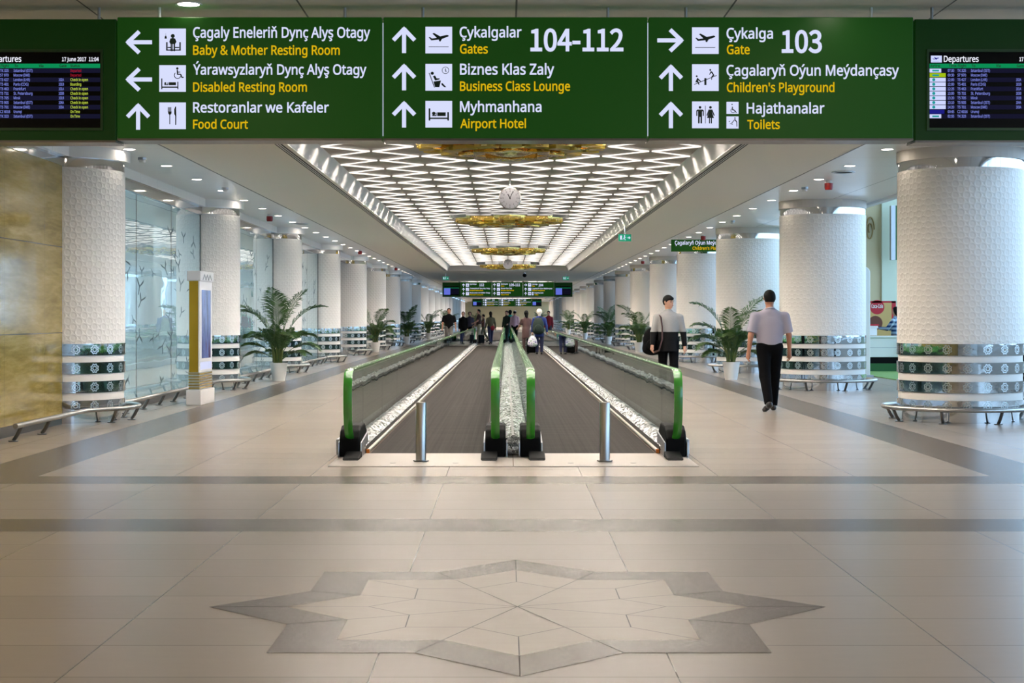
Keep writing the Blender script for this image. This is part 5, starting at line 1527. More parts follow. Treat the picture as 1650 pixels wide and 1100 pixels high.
# ------------------------------------------------------------------ people: smooth blended solids turned into one surface
def _net(F, org, h):
    """surface nets on a grid of distances"""
    S = F < 0
    nx, ny, nz = F.shape
    cs = np.zeros((nx - 1, ny - 1, nz - 1), np.int8); acc = np.zeros((nx - 1, ny - 1, nz - 1, 3), np.float32); cnt = np.zeros((nx - 1, ny - 1, nz - 1), np.float32)
    for ax in range(3):
        o = [b for b in range(3) if b != ax]
        for d0 in (0, 1):
            for d1 in (0, 1):
                sl0 = [None] * 3; sl1 = [None] * 3
                sl0[ax] = slice(0, F.shape[ax] - 1); sl1[ax] = slice(1, F.shape[ax])
                for b, d in zip(o, (d0, d1)):
                    sl0[b] = sl1[b] = slice(d, F.shape[b] - 1 + d)
                a, b_ = F[tuple(sl0)], F[tuple(sl1)]
                x = (a < 0) != (b_ < 0)
                tt = np.where(x, a / np.where(x, a - b_, 1), 0)
                cnt += x
                acc[..., ax] += np.where(x, tt, 0)
                acc[..., o[0]] += x * d0; acc[..., o[1]] += x * d1
    act = cnt > 0
    ids = -np.ones(act.shape, np.int64); ids[act] = np.arange(act.sum())
    cell = np.argwhere(act)
    V = (cell + acc[act] / cnt[act][:, None]) * h + np.array(org)
    faces = []
    for ax in range(3):
        o = [(ax + 1) % 3, (ax + 2) % 3]
        sl0 = [slice(1, -1)] * 3; sl1 = [slice(1, -1)] * 3
        sl0[ax] = slice(0, F.shape[ax] - 1); sl1[ax] = slice(1, F.shape[ax])
        a, b_ = S[tuple(sl0)], S[tuple(sl1)]
        for flip in (False, True):
            idx = np.argwhere(a & ~b_ if not flip else ~a & b_)
            if not len(idx):
                continue
            base = idx.copy(); base[:, o[0]] += 1; base[:, o[1]] += 1
            q = []
            for (e0, e1) in ((-1, -1), (0, -1), (0, 0), (-1, 0)):
                c = base.copy(); c[:, o[0]] += e0; c[:, o[1]] += e1
                q.append(ids[c[:, 0], c[:, 1], c[:, 2]])
            q = np.stack(q, 1)
            faces.append(q if not flip else q[:, ::-1])
    return V, np.concatenate(faces)


def solid(name, prims, h, mat, parent, smooth_it=1):
    """prims: ('c', a, b, ra, rb, k[, clips]) tapered capsule, ('e', centre, radii, k[, clips, yaw]) ellipsoid, ('-' ...) cut"""
    pts = []
    for p in prims:
        if p[0] == 'c':
            r = max(p[3], p[4]); pts += [np.array(p[1]) - r, np.array(p[1]) + r, np.array(p[2]) - r, np.array(p[2]) + r]
        elif p[0] == 'e':
            r = np.full(3, max(p[2])); pts += [np.array(p[1]) - r, np.array(p[1]) + r]
    lo = np.min(pts, 0) - 3 * h; hi = np.max(pts, 0) + 3 * h
    n = np.ceil((hi - lo) / h).astype(int) + 1
    F = np.full(n, 1.0, np.float32)
    ax = [lo[i] + h * np.arange(n[i]) for i in range(3)]
    for p in prims:
        k = p[5] if p[0] == 'c' else p[3]
        clips = (p[6] if len(p) > 6 else ()) if p[0] == 'c' else (p[4] if len(p) > 4 else ())
        if p[0] == 'c':
            r = max(p[3], p[4]); a, b = np.array(p[1], float), np.array(p[2], float); blo, bhi = np.minimum(a, b) - r, np.maximum(a, b) + r
        else:
            a = np.array(p[1], float); r = np.full(3, max(p[2])); blo, bhi = a - r, a + r
        m = k * 1.1 + 2.5 * h
        i0 = np.maximum(((blo - m - lo) / h).astype(int), 0); i1 = np.minimum(((bhi + m - lo) / h).astype(int) + 2, n)
        sl = tuple(slice(i0[i], i1[i]) for i in range(3))
        X, Y, Z = np.meshgrid(*[ax[i][sl[i]] for i in range(3)], indexing='ij')
        if p[0] == 'c':
            ab = b - a; L2 = max(float(ab @ ab), 1e-9)
            tt = np.clip(((X - a[0]) * ab[0] + (Y - a[1]) * ab[1] + (Z - a[2]) * ab[2]) / L2, 0, 1)
            d = np.sqrt((X - a[0] - tt * ab[0]) ** 2 + (Y - a[1] - tt * ab[1]) ** 2 + (Z - a[2] - tt * ab[2]) ** 2) - (p[3] + (p[4] - p[3]) * tt)
        else:
            yaw = p[5] if len(p) > 5 else 0.0
            dx, dy, dz = X - a[0], Y - a[1], Z - a[2]
            if yaw:
                dx, dy = dx * math.cos(yaw) + dy * math.sin(yaw), -dx * math.sin(yaw) + dy * math.cos(yaw)
            q = np.sqrt((dx / p[2][0]) ** 2 + (dy / p[2][1]) ** 2 + (dz / p[2][2]) ** 2)
            q2 = np.sqrt((dx / p[2][0] ** 2) ** 2 + (dy / p[2][1] ** 2) ** 2 + (dz / p[2][2] ** 2) ** 2) + 1e-6
            d = q * (q - 1) / q2
        for (cp, cn) in clips:
            d = np.maximum(d, (X - cp[0]) * cn[0] + (Y - cp[1]) * cn[1] + (Z - cp[2]) * cn[2])
        f = F[sl]
        hh = np.clip(0.5 + 0.5 * (f - d) / k, 0, 1)
        F[sl] = f * (1 - hh) + d * hh - k * hh * (1 - hh)
    V, Q = _net(F, lo, h)
    me = bpy.data.meshes.new(name)
    me.from_pydata(V.tolist(), [], Q.tolist()); me.materials.append(mat)
    me.polygons.foreach_set('use_smooth', [True] * len(me.polygons))
    o = bpy.data.objects.new(name, me); COL.objects.link(o); o.parent = parent
    if smooth_it:
        md = o.modifiers.new('smooth', 'SMOOTH'); md.factor = 0.5; md.iterations = smooth_it
    return o


V3 = lambda *a: np.array(a, float)


def person(label, loc, rz, H=1.75, h=0.008, legs=((0, 0), (0, 0)), arms=((0, 6, 10), (0, 6, 10)), yaw=0.0, tilt=0.0, top=None, sleeve=1.0, bottom=None, skirt=0.0,
           skin=None, hair='short', hairmat=None, shoe=None, broad=1.0, hem=0.88, face=True, collar=None, group=None, long_top=False, hat=None):
    """legs: (hip swing, knee bend) left,right in degrees; arms: (swing, spread, elbow bend) left,right; faces +y"""
    skin = skin or M['skin']; shoe = shoe or M['shoe']; hairmat = hairmat or M['hair']
    t = thing('person', label, 'person', loc, rz, group)
    s = H / 1.75
    t.scale = (s, s, s)
    R = math.radians
    L = []
    for sd, (a, k) in zip((-1, 1), legs):
        hip = V3(sd * 0.092, 0, 0.91); a_, b_ = R(a), R(a - k)
        kn = hip + 0.43 * V3(sd * 0.01, math.sin(a_), -math.cos(a_)); an = kn + 0.415 * V3(-sd * 0.02, math.sin(b_), -math.cos(b_))
        pt = R(-(k - a) * 0.75 if k - a > 0 else (a - k) * 0.5)          # foot pitch: heel lifts on the trailing leg
        fd = V3(sd * 0.12, math.cos(pt), math.sin(pt)); up = V3(0, -math.sin(pt), math.cos(pt))
        heel = an - up * 0.055 - fd * 0.045; toe = an - up * 0.06 + fd * 0.165
        L.append((hip, kn, an, heel, toe))
    gz = min(min(x[3][2], x[4][2]) for x in L) - 0.033
    Z = V3(0, 0, -gz)
    L = [tuple(q + Z for q in x) for x in L]
    dz = -gz
    up_ = lambda x, y, z: V3(x, y, z + dz)
    sw = 0.185 * broad
    A = []
    for sd, (a, b, e) in zip((-1, 1), arms):
        sh = up_(sd * sw, -0.01, 1.362); a_, b_ = R(a), R(b)
        el = sh + 0.285 * V3(sd * math.sin(b_), math.sin(a_) * math.cos(b_), -math.cos(a_) * math.cos(b_))
        f_ = R(a + e); b2 = R(b * 0.4)
        fd = V3(sd * math.sin(b2), math.sin(f_) * math.cos(b2), -math.cos(f_) * math.cos(b2))
        wr = el + 0.245 * fd
        A.append((sh, el, wr, fd))
    hc = up_(0, 0.015, 1.635); cy, sy = math.cos(yaw), math.sin(yaw)
    hd = lambda x, y, z: V3(hc[0] + x * cy - y * sy, hc[1] + x * sy + y * cy, hc[2] + z)
    # --- body
    B = [('e', up_(0, 0, 1.25), (0.160 * broad, 0.105, 0.21), 0.03), ('e', up_(0, 0.005, 1.05), (0.135 * broad, 0.095, 0.18), 0.05), ('e', up_(0, -0.005, 0.93), (0.150, 0.10, 0.12), 0.05),
         ('c', up_(-sw * 0.85, -0.01, 1.358), up_(0, -0.01, 1.43), 0.048, 0.055, 0.04), ('c', up_(sw * 0.85, -0.01, 1.358), up_(0, -0.01, 1.43), 0.048, 0.055, 0.04), ('c', up_(0, -0.012, 1.40), up_(0, 0.005, 1.56), 0.062, 0.056, 0.03),
         ('e', hc, (0.072, 0.092, 0.110), 0.03, (), yaw), ('e', hd(0, 0.035, -0.055), (0.052, 0.056, 0.058), 0.03, (), yaw)]
    if face:
        B += [('c', hd(0, 0.088, 0.012), hd(0, 0.104, -0.022), 0.008, 0.013, 0.012), ('e', hd(0, 0.085, -0.055), (0.024, 0.010, 0.010), 0.008, (), yaw), ('e', hd(0, 0.082, 0.022), (0.045, 0.012, 0.012), 0.015, (), yaw)]
    for sd in (-1, 1):
        B.append(('e', hd(sd * 0.080, -0.008, 0.0), (0.014, 0.022, 0.034), 0.008, (), yaw))
    for (sh, el, wr, fd), sd in zip(A, (-1, 1)):
        B += [('c', sh, el, 0.050 * broad, 0.040, 0.02), ('c', el, wr, 0.042, 0.027, 0.02)]
        pm = wr + fd * 0.055
        B.append(('c', wr + fd * 0.01, wr + fd * 0.075, 0.028, 0.034, 0.015))
        fw = np.cross(fd, V3(1, 0, 0)); fw /= np.linalg.norm(fw)          # across the palm (front-back)
        inn = np.cross(fw, fd) * (-sd); inn = V3(-sd, 0, 0) - fd * float(V3(-sd, 0, 0) @ fd); inn /= np.linalg.norm(inn)
        for i, ln in enumerate((0.070, 0.080, 0.074, 0.058)):
            b0 = wr + fd * 0.09 + fw * (-(i - 1.5) * 0.018) * (1 if fw[1] > 0 else -1)
            m0 = b0 + (fd * 0.85 + inn * 0.25) * ln * 0.5; e0 = m0 + (fd * 0.5 + inn * 0.75) * ln * 0.5
            B += [('c', b0, m0, 0.0095, 0.009, 0.006), ('c', m0, e0, 0.009, 0.0075, 0.004)]
        fwd = fw * (1 if fw[1] > 0 else -1)
        B += [('c', wr + fd * 0.03 + fwd * 0.02, wr + fd * 0.075 + fwd * 0.048 + inn * 0.012, 0.013, 0.011, 0.01), ('c', wr + fd * 0.075 + fwd * 0.048 + inn * 0.012, wr + fd * 0.105 + fwd * 0.045 + inn * 0.03, 0.0105, 0.008, 0.004)]
    for (hip, kn, an, heel, toe) in L:
        B += [('c', hip, kn, 0.082, 0.055, 0.03), ('c', kn, kn * 0.65 + an * 0.35, 0.052, 0.055, 0.02), ('c', kn * 0.65 + an * 0.35, an, 0.054, 0.034, 0.02), ('c', an, heel, 0.034, 0.03, 0.02), ('c', heel, toe, 0.03, 0.024, 0.02)]
    solid('body', B, h, skin, t)
    # --- clothes
    up1 = ((up_(0, 0, hem), V3(0, 0, -1)), (up_(0, 0, 1.468), V3(0, -0.25, 1)))
    T = [('e', up_(0, 0, 1.25), (0.178 * broad, 0.122, 0.225), 0.04, up1), ('e', up_(0, 0.005, 1.06), (0.160 * broad, 0.118, 0.20), 0.06, up1), ('e', up_(0, -0.003, 0.93), (0.168, 0.122, 0.17), 0.06, up1),
         ('c', up_(-sw * 0.9, -0.01, 1.352), up_(0, -0.01, 1.43), 0.054, 0.068, 0.05, up1), ('c', up_(sw * 0.9, -0.01, 1.352), up_(0, -0.01, 1.43), 0.054, 0.068, 0.05, up1), ('c', up_(0, -0.012, 1.42), up_(0, -0.002, 1.52), 0.072, 0.066, 0.02, ((up_(0, 0, 1.498), V3(0, -0.3, 1)),))]
    if skirt:
        T.append(('c', up_(0, 0, 0.95), up_(0, 0, 0.95 - skirt), 0.16, 0.19, 0.05, ((up_(0, 0, 0.95 - skirt), V3(0, 0, -1)),)))
    for (sh, el, wr, fd), sd in zip(A, (-1, 1)):
        if sleeve <= 0.6:
            ud = (el - sh) / np.linalg.norm(el - sh); e = sh + (el - sh) * sleeve * 1.5
            T.append(('c', sh, e + ud * 0.03, 0.060 * broad, 0.060 * broad, 0.05, ((e, ud),)))
        else:
            T += [('c', sh, el, 0.058 * broad, 0.054, 0.05), ('c', el, wr + fd * 0.02, 0.056, 0.042, 0.02, ((wr + fd * 0.005, fd),))]
    solid('shirt' if sleeve <= 0.6 else 'jacket' if long_top else 'sweater', T, h, top, t, 2)
    wl = (up_(0, 0, 1.0), V3(0, 0, 1))
    bw = 1 + (broad - 1) * 0.5
    P = [('e', up_(0, -0.005, 0.93), (0.163 * bw, 0.113 * bw, 0.13), 0.04, (wl,))]
    for (hip, kn, an, heel, toe) in L:
        sd_ = (an - kn) / np.linalg.norm(an - kn)
        P += [('c', hip, kn, 0.098 * bw, 0.072 * bw, 0.035, (wl,)), ('c', kn, an + sd_ * 0.04, 0.072 * bw, 0.056 * bw, 0.025, ((an + sd_ * 0.025, sd_),))]
    solid('trousers', P, h, bottom, t, 2)
    for (hip, kn, an, heel, toe) in L:
        f_ = (toe - heel) / np.linalg.norm(toe - heel)
        n_ = np.cross(V3(1, 0, 0), f_); n_ /= np.linalg.norm(n_)
        sole = (heel - n_ * 0.035, -n_)
        solid('shoe', [('c', heel, toe, 0.038, 0.033, 0.02, (sole,)), ('c', heel + f_ * 0.02, an + V3(0, 0, 0.01), 0.040, 0.038, 0.03, (sole,)), ('c', heel + f_ * 0.12, toe + f_ * 0.02, 0.042, 0.034, 0.02, (sole,))], min(h, 0.01), shoe, t)
    fwd = V3(-sy, cy, 0)
    if hair == 'short':
        cut = (hd(0, 0.05, 0.045), fwd * 0.86 + V3(0, 0, -0.5)); cut2 = (hd(0, 0, -0.055), V3(0, 0, -1))
        solid('hair', [('e', hd(0, -0.006, 0.034), (0.087, 0.104, 0.092), 0.02, (cut, cut2), yaw), ('e', hd(0, -0.028, -0.01), (0.076, 0.082, 0.085), 0.03, (cut, cut2), yaw)], h, hairmat, t, 1)
    elif hair == 'fringe':
        cut = (hd(0, 0.055, 0.010), fwd * 0.45 + V3(0, 0, -0.85)); cut2 = (hd(0, 0, -0.05), V3(0, 0, -1))
        solid('hair', [('e', hd(0, -0.006, 0.024), (0.088, 0.110, 0.112), 0.01, (cut2, (hd(0, 0.05, 0.035), fwd * 0.70 + V3(0, 0, -0.71))), yaw), ('e', hd(0, 0.055, 0.062), (0.062, 0.052, 0.036), 0.02, (), yaw)], h, hairmat, t, 1)
    elif hair in ('bob', 'long'):
        cut = (hd(0, 0.03, 0.05), fwd * 0.95 + V3(0, 0, -0.3)); lo_ = -0.11 if hair == 'bob' else -0.30
        solid('hair', [('e', hd(0, -0.012, 0.015), ((0.112 if hair == 'bob' else 0.092), 0.115, 0.122), 0.01, (cut,), yaw), ('c', hd(0, -0.045, 0.0), hd(0, -0.055, lo_), 0.080, 0.055, 0.03, (cut,))], h, hairmat, t, 1)
    if hat is not None:
        solid('cap', [('e', hd(0, 0, 0.05), (0.088, 0.105, 0.085), 0.01, ((hd(0, 0, 0.035), V3(0, 0, -1)),), yaw), ('e', hd(0, 0.10, 0.045), (0.06, 0.07, 0.012), 0.01, (), yaw)], h, hat, t)
    if face and h < 0.012:
        for sd in (-1, 1):
            e = hd(sd * 0.030, 0.084, 0.005)
            MB().ellipsoid(e, (0.012, 0.010, 0.0065)).build('eye', M['eye'], t, smooth=True)
            q = hd(sd * 0.032, 0.092, 0.027)
            MB().ellipsoid(q, (0.019, 0.009, 0.004)).build('eyebrow', hairmat, t, smooth=True)
        MB().ellipsoid(hd(0, 0.094, -0.055), (0.022, 0.008, 0.007)).build('mouth', M['lip'], t, smooth=True)
    if collar is not None:
        pts = [up_(0.071 * math.cos(2 * PI * i / 24), -0.012 + 0.070 * math.sin(2 * PI * i / 24), 1.462 - 0.030 * math.sin(2 * PI * i / 24)) for i in range(24)]
        MB().tube(pts, 0.014, 8, closed=True).build('collar', collar, t, smooth=True)
    t['_dz'] = dz
    return t


pm_ = person('Man in a pale lilac short-sleeved shirt and black trousers walking away', (3.87, 23.75, 0), math.radians(4), 1.78, 0.008, legs=((-14, 14), (13, 6)), arms=((-6, 13, 14), (3, 13, 12)),
             top=M['shirt'], sleeve=0.62 * 0.9, bottom=M['black_cloth'], skin=M['skin2'], broad=1.22, hem=0.93, collar=M['shirt'])
# belt of the walking man
MB().lathe([(0.163, 0.97), (0.163, 1.0)], 24, cap=False).build('belt', M['shoe'], pm_)
bt = bpy.data.objects['belt']
for ob in pm_.children:
    if ob.name.startswith('belt'):
        ob.scale = (1.0, 0.72, 1); ob.location.z = pm_['_dz'] - 0.03
ym = person('Young man in a grey and black two-tone sweater with a dark backpack on one shoulder', (2.88, 28.9, 0), PI - 0.05, 1.76, 0.008, legs=((12, 4), (-12, 14)), arms=((-3, 13, 12), (5, 13, 18)), yaw=math.radians(48),
            top=M['sweater'], sleeve=1.0, bottom=M['black_cloth'], hair='fringe', hem=0.80, collar=M['black_cloth'], broad=1.12, skirt=0.2)
ym.location.z = 0


def backpack(label, loc, rz, s=1.0, mat=None, straps=True, group=None):
    t = thing('backpack', label, 'bag', loc, rz, group); t.scale = (s, s, s)
    solid('bag_body', [('e', V3(0, 0, 0.22), (0.17, 0.10, 0.25), 0.06), ('c', V3(-0.09, 0, 0.08), V3(0.09, 0, 0.08), 0.09, 0.09, 0.06)], 0.014, mat or M['black_cloth'], t, 2)
    solid('front_pocket', [('e', V3(0, -0.09, 0.15), (0.12, 0.05, 0.12), 0.03)], 0.014, mat or M['black_cloth'], t, 2)
    if straps:
        for q in (-0.09, 0.09):
            MB().tube([(q, 0.06, 0.42), (q, 0.13, 0.47), (q, 0.22, 0.44), (q, 0.26, 0.28), (q * 1.2, 0.17, 0.1), (q * 1.3, 0.07, 0.05)], 0.016, 6, sx=1.6).build('strap', mat or M['black_cloth'], t, smooth=True)
    return t


bp = backpack("Dark backpack hanging behind the young man's shoulder", (2.62, 29.06, 0.92), 0.3, 1.0, M['black_cloth'], False)
# single strap over the shoulder: from the bag up behind, over and down the chest
bp.rotation_euler = (0, 0, 0); bp.location = (2.60, 29.06, 0.74)
mb = MB()
mb.tube([(x - 2.60, y - 29.06, z - 0.74) for x, y, z in ((2.63, 29.08, 1.14), (2.68, 29.03, 1.36), (2.715, 28.92, 1.455), (2.735, 28.80, 1.40), (2.755, 28.755, 1.22), (2.755, 28.75, 1.0), (2.70, 28.77, 0.80), (2.62, 28.95, 0.76))], 0.013, 8, sx=2.0)
mb.build('strap', M['brown_cloth'], bp, smooth=True)

LO = 0.018
W = lambda px, z: -0.065 + (px - 816) * z / 2560
GP = None
AW = dict(h=LO, face=False)
person('White-haired person in a long blue coat standing on the walkway lane with a dark backpack', (W(869, 59.9), 59.9, 0.006), 0.05, 1.66, legs=((3, 0), (-3, 2)), arms=((4, 12, 10), (-4, 14, 5)), top=M['blue_cloth'], sleeve=1.0, bottom=M['navy'],
       hair='bob', hairmat=M['hairwhite'], hem=0.72, skirt=0.28, broad=1.15, long_top=True, **AW)
backpack('Dark backpack worn by the white-haired person in blue', (W(867.5, 59.6), 59.68, 0.80), 0.0, 1.25, M['greenblack'], True)
person('Dark-haired person in brown and pink on the walkway beside the white-haired one', (W(848, 61.2), 61.2, 0.006), 0.3, 1.62, legs=((2, 0), (-2, 2)), arms=((25, 14, 40), (5, 18, 10)), top=M['brown_cloth'], sleeve=0.5, bottom=M['brown_cloth'], skin=M['skin2'],
       hair='long', hem=0.75, skirt=0.35, **AW)
bg = thing('carrier_bag', 'White flowery carrier bag hanging beside the white-haired person', 'bag', (W(858, 59.8), 59.8, 0.30))
solid('bag_body', [('e', V3(0, 0, 0.2), (0.16, 0.12, 0.21), 0.08), ('c', V3(-0.09, 0, 0.1), V3(0.09, 0, 0.1), 0.1, 0.1, 0.08)], LO, M['floral'], bg)
for q in (-0.05, 0.05):
    MB().tube([(-0.07, q, 0.36), (-0.04, q * 0.5, 0.5), (0.06, q * 0.5, 0.5), (0.08, q, 0.36)], 0.008, 6).build('handle', M['floral'], bg)
sc = thing('rolling_suitcase', 'Black rolling suitcase standing on the walkway below the flowery bag', 'suitcase', (W(857.5, 60.3), 60.3, 0.006))
MB().box((-0.22, -0.13, 0.05), (0.22, 0.13, 0.62)).build('shell', M['black'], sc, bevel=0.05)
for x in (-0.17, 0.17):
    for y in (-0.09, 0.09):
        MB().lathe([(0.02, 0.0), (0.03, 0.02), (0.02, 0.05)], 10, cx=x, cy=y).build('wheel', M['black'], sc)
MB().tube([(-0.1, 0, 0.6), (-0.1, 0, 0.95), (0.1, 0, 0.95), (0.1, 0, 0.6)], 0.012, 6).build('handle', M['darksteel'], sc)
person('Person in a pale pink top, dark trousers and white cap on the daylit-side lane', (W(829.5, 84), 84, 0.007), -0.2, 1.72, legs=((10, 4), (-10, 10)), top=M['pink'], sleeve=1.0, bottom=M['black_cloth'], hat=M['hairwhite'], **AW)
person('Person with dark hair and dark green backpacked jacket at the middle of the walkways', (W(816.5, 86), 86, 0.007), 2.6, 1.72, legs=((14, 5), (-12, 14)), arms=((20, 12, 50), (0, 10, 10)), top=M['greenblack'], sleeve=1.0, bottom=M['greenblack'], long_top=True, **AW)
person('Person in a bright turquoise top between the dark jacket and the white cap', (W(822, 93), 93, 0.007), 0.1, 1.78, top=M['teal'], sleeve=0.5, bottom=M['teal'], skirt=0.5, hair='bob', **AW)
person('Person in an olive jacket and dark jeans walking on the landing plate', (W(790.5, 82.5), 82.5, 0.007), 0.25, 1.66, legs=((-12, 14), (14, 4)), arms=((5, 12, 20), (-8, 12, 10)), top=M['olive'], sleeve=1.0, bottom=M['navy'], hair='long', hem=0.80, **AW)
hb = thing('red_handbag', 'Small dark red bag carried by the person in the olive jacket', 'bag', (W(794, 82.3), 82.3, 0.72))
solid('bag_body', [('e', V3(0, 0, 0.12), (0.11, 0.06, 0.13), 0.03)], 0.012, M['red_cloth'], hb)
MB().tube([(-0.06, 0, 0.22), (0, 0, 0.36), (0.06, 0, 0.22)], 0.008, 6).build('handle', M['red_cloth'], hb)
person('Person in pale trousers and reddish top walking beside a black case', (W(771.5, 84.5), 84.5, 0.007), 1.9, 1.78, legs=((10, 5), (-10, 12)), arms=((35, 12, 30), (10, 12, 30)), top=M['brown_cloth'], sleeve=0.5, bottom=M['beige'], **AW)
person('Person in rust-red pushing forward beside the pale trousers', (W(779, 90), 90, 0.007), 1.6, 1.55, legs=((18, 6), (-14, 20)), arms=((50, 10, 20), (45, 10, 20)), top=M['posterbrown'], sleeve=1.0, bottom=M['olive'], **AW)
s2 = dup(sc, 'Small black case on the landing beside the pale trousers', (W(775.5, 84.0), 84.0, 0.007), 0.5); s2.scale = (0.7, 0.7, 0.75)
person('Man in a black polo shirt and grey trousers walking beyond the glass balustrade', (W(723.5, 71), 71, 0), PI + 0.05, 1.78, legs=((12, 4), (-12, 14)), arms=((-8, 12, 12), (8, 12, 14)), top=M['black_cloth'], sleeve=0.55, bottom=M['grey_cloth'], skin=M['skin2'], broad=1.18, hem=0.85, **AW)
person('Woman in an open black jacket and pale top beyond the glass balustrade', (W(746.5, 80), 80, 0), PI, 1.64, legs=((10, 4), (-10, 12)), top=M['black_cloth'], sleeve=1.0, bottom=M['black_cloth'], hair='long', hem=0.78, long_top=True, **AW)
person('Person in dark purple beyond the woman in the black jacket', (W(757, 88), 88, 0), PI, 1.66, legs=((8, 4), (-8, 10)), top=M['purple'], sleeve=1.0, bottom=M['black_cloth'], hair='bob', **AW)
person('Person in a dark red top walking on the daylit side past the balustrade', (W(884, 84), 84, 0), PI - 0.2, 1.70, legs=((10, 4), (-10, 10)), top=M['red_cloth'], sleeve=1.0, bottom=M['purple'], hem=0.72, **AW)
for ob in [o for o in COL.objects if o.parent is None and '_dz' in o.keys()]:
    del ob['_dz']

# ------------------------------------------------------------------ daylit hall beyond the columns
t = thing('play_mat', 'Green play mat on the floor of the daylit hall', 'mat', (0, 0, 0))
MB().box((8.6, 33.5, 0.0), (15.6, 43.0, 0.02)).build('mat', M['matgreen'], t)
t.location = (0, 0, 0)
t = thing('cafe_counter', 'Pale cafe counter with dark green foot in the daylit hall', 'counter', (9.55, 41.0, 0.02))
MB().box((-0.6, -0.35, 0.36), (0.48, 0.35, 0.86)).build('front_panel', M['white'], t, bevel=0.01)
MB().box((-0.6, -0.352, 0.60), (0.48, -0.35, 0.612)).build('panel_joint', M['silver'], t)
MB().box((-0.6, -0.33, 0.2), (0.48, 0.33, 0.36)).build('dark_recess', M['black'], t)
MB().box((-0.6, -0.38, 0.0), (0.48, 0.35, 0.2)).build('foot', M['dgreen'], t)
MB().box((-0.6, -0.39, 0.02), (-0.40, -0.38, 0.17)).build('red_panel', M['cola'], t)
MB().box((-0.64, -0.40, 0.86), (0.95, 0.40, 0.90)).build('worktop', M['white'], t, bevel=0.006)
MB().box((0.86, -0.33, 0.0), (0.92, 0.33, 0.86)).build('end_support', M['silver'], t)
t = thing('poster_lightbox', 'Red and tan drink poster standing behind the cafe counter', 'poster', (10.1, 44.0, 0.0))
MB().box((-0.56, 0.0, 0.0), (0.60, 0.3, 1.85)).build('cabinet', M['black'], t)
MB().box((-0.50, -0.01, 0.4), (0.62, 0.0, 1.85)).build('poster_sheet', M['posterwarm'], t)
mb = MB(); F = Flat(mb, 0, 0, 1, -0.012)
F.disc(0.10, 1.68, 0.20, 32).rect(-0.5, 1.80, 0.62, 1.85).rect(0.5, 0.4, 0.62, 1.85)
mb.build('red_roundel', M['cola'], t, fix=False)
mb = MB(); F = Flat(mb, 0, 0, 1, -0.012)
F.disc(0.05, 1.24, 0.20).poly([(-0.5, 0.4), (-0.5, 0.9), (-0.36, 1.1), (-0.2, 0.8), (0.4, 0.7), (0.45, 0.4)])
mb.build('brown_figure', M['posterbrown'], t, fix=False)
mb = MB(); put_text(mb, 'Coca-Cola', -0.06, 0.26, 1.66, 0.10, -0.016, 0.03); mb.build('lettering', M['white'], t, fix=False)
tag(MB().box((9.1, 41.0, 0.93), (9.5, 41.3, 1.12)).box((9.08, 40.98, 1.12), (9.52, 41.32, 1.18)).build('ticket_box', [M['white']], bevel=0.004), 'Small white box with slot standing on the cafe counter', 'box')
tag(MB().box((9.06, 40.96, 1.181), (9.54, 41.34, 1.22)).build('red_tray', M['cola'], bevel=0.005), 'Red tray lying on the white box on the cafe counter', 'tray')
person('Person in a blue plaid shirt standing behind the cafe counter', (10.28, 42.2, 0.02), 0.9, 1.62, 0.014, arms=((35, 10, 60), (30, 10, 60)), top=M['plaid'], sleeve=1.0, bottom=M['grey_cloth'], hair='bob', hairmat=M['hair'], face=False, broad=1.1)
t = thing('play_paddles', 'Blue and lime paddle leaning by the cafe counter', 'toy', (10.02, 40.5, -0.028))
MB().box((-0.05, -0.02, 0.45), (0.05, 0.02, 0.85)).build('blade', M['bluepl'], t, bevel=0.01)
MB().box((-0.04, -0.02, 0.05), (0.04, 0.02, 0.45)).build('shaft', M['limepl'], t, bevel=0.01)
t = thing('ad_pylon', 'Tall white rounded panel standing behind the second daylit-side column', 'panel', (8.2, 37.5, 0))
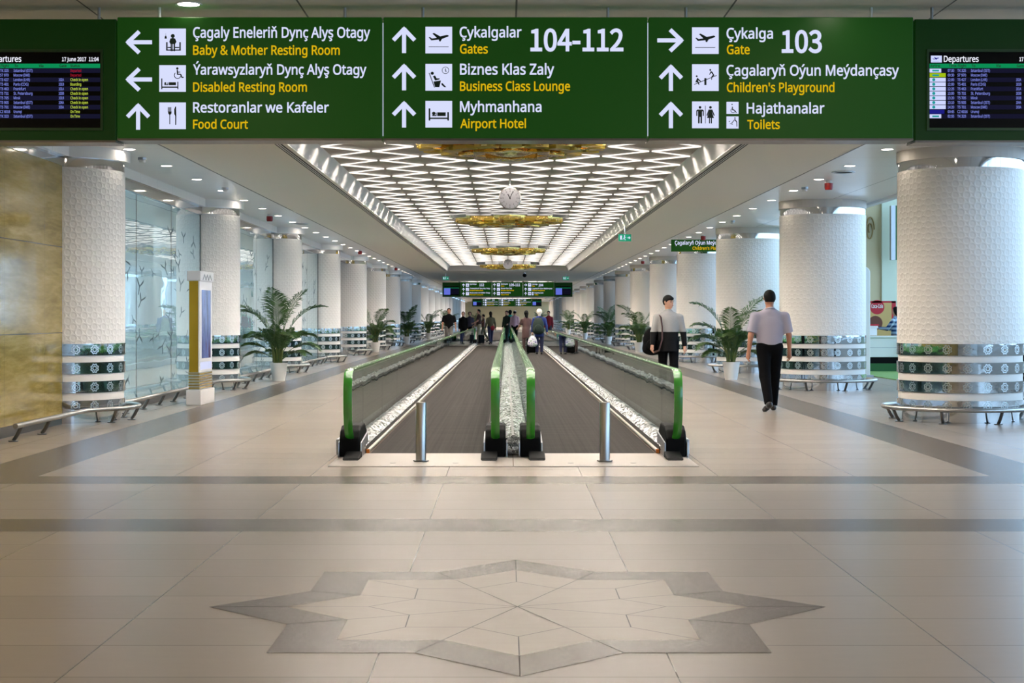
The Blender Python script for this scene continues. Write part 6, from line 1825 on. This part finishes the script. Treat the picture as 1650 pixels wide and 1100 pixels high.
pts = [(-0.55, 0.0), (0.30, 0.0), (0.30, 2.45)] + [(0.30 - 0.14 + 0.14 * math.cos(a * PI / 16), 2.45 + 0.14 * math.sin(a * PI / 16)) for a in range(1, 9)] + [(-0.55, 2.59)]
MB().prism_y(pts, -0.1, 0.1).build('slab', M['white'], t, bevel=0.01)
MB().box((-0.6, -0.2, 0.0), (0.36, 0.2, 0.04)).build('base_plate', M['silver'], t)
t = thing('wall_banner', 'Narrow green banner hanging on the pale wall of the daylit hall', 'banner', (13.95, 57.0, 0))
MB().box((-0.22, -0.1, 3.45), (0.6, 0.1, 5.4)).build('panel', M['dgreen'], t)
MB().box((-0.24, -0.11, 3.45), (-0.08, 0.11, 5.4)).build('edge_rail', M['silver'], t)
t = thing('wall_ornament', 'Bronze looped ornament on the cream wall of the daylit hall', 'ornament', (13.2, 57.95, 4.6))
MB().tube([(0.16 * math.cos(a) * (1 - a / 14), 0, 0.5 * math.sin(a) * (1 - a / 14)) for a in [i * 0.3 for i in range(36)]], 0.025, 6).build('loop', M['bronze'], t, smooth=True)
t = thing('play_tower', 'Green and red play unit in the daylit hall by the window', 'toy', (13.3, 40.5, 0.021))
MB().box((-0.5, -0.5, 0.0), (0.5, 0.5, 0.85)).build('base_block', M['tile'], t, bevel=0.03)
MB().box((-0.55, -0.55, 0.85), (0.55, 0.55, 1.1)).build('red_rim', M['cola'], t, bevel=0.02)
MB().prism_x([(-0.5, 1.1), (0.5, 1.1), (0.3, 1.42), (-0.1, 1.5)], -0.5, 0.5).build('green_top', M['dgreen'], t, bevel=0.02)
t = thing('black_chair', 'Black chair behind the first daylit-side column', 'chair', (8.35, 24.9, 0), 0.6)
MB().box((-0.23, -0.23, 0.42), (0.23, 0.23, 0.47)).build('seat', M['black'], t, bevel=0.015)
MB().box((-0.23, 0.19, 0.5), (0.23, 0.23, 0.9)).build('backrest', M['black'], t, bevel=0.015)
for x in (-0.2, 0.2):
    for y in (-0.2, 0.21):
        MB().tube([(x, y, 0.43 if y < 0 else 0.55), (x * 1.1, y * 1.1, 0)], 0.013, 6).build('leg', M['darksteel'], t)
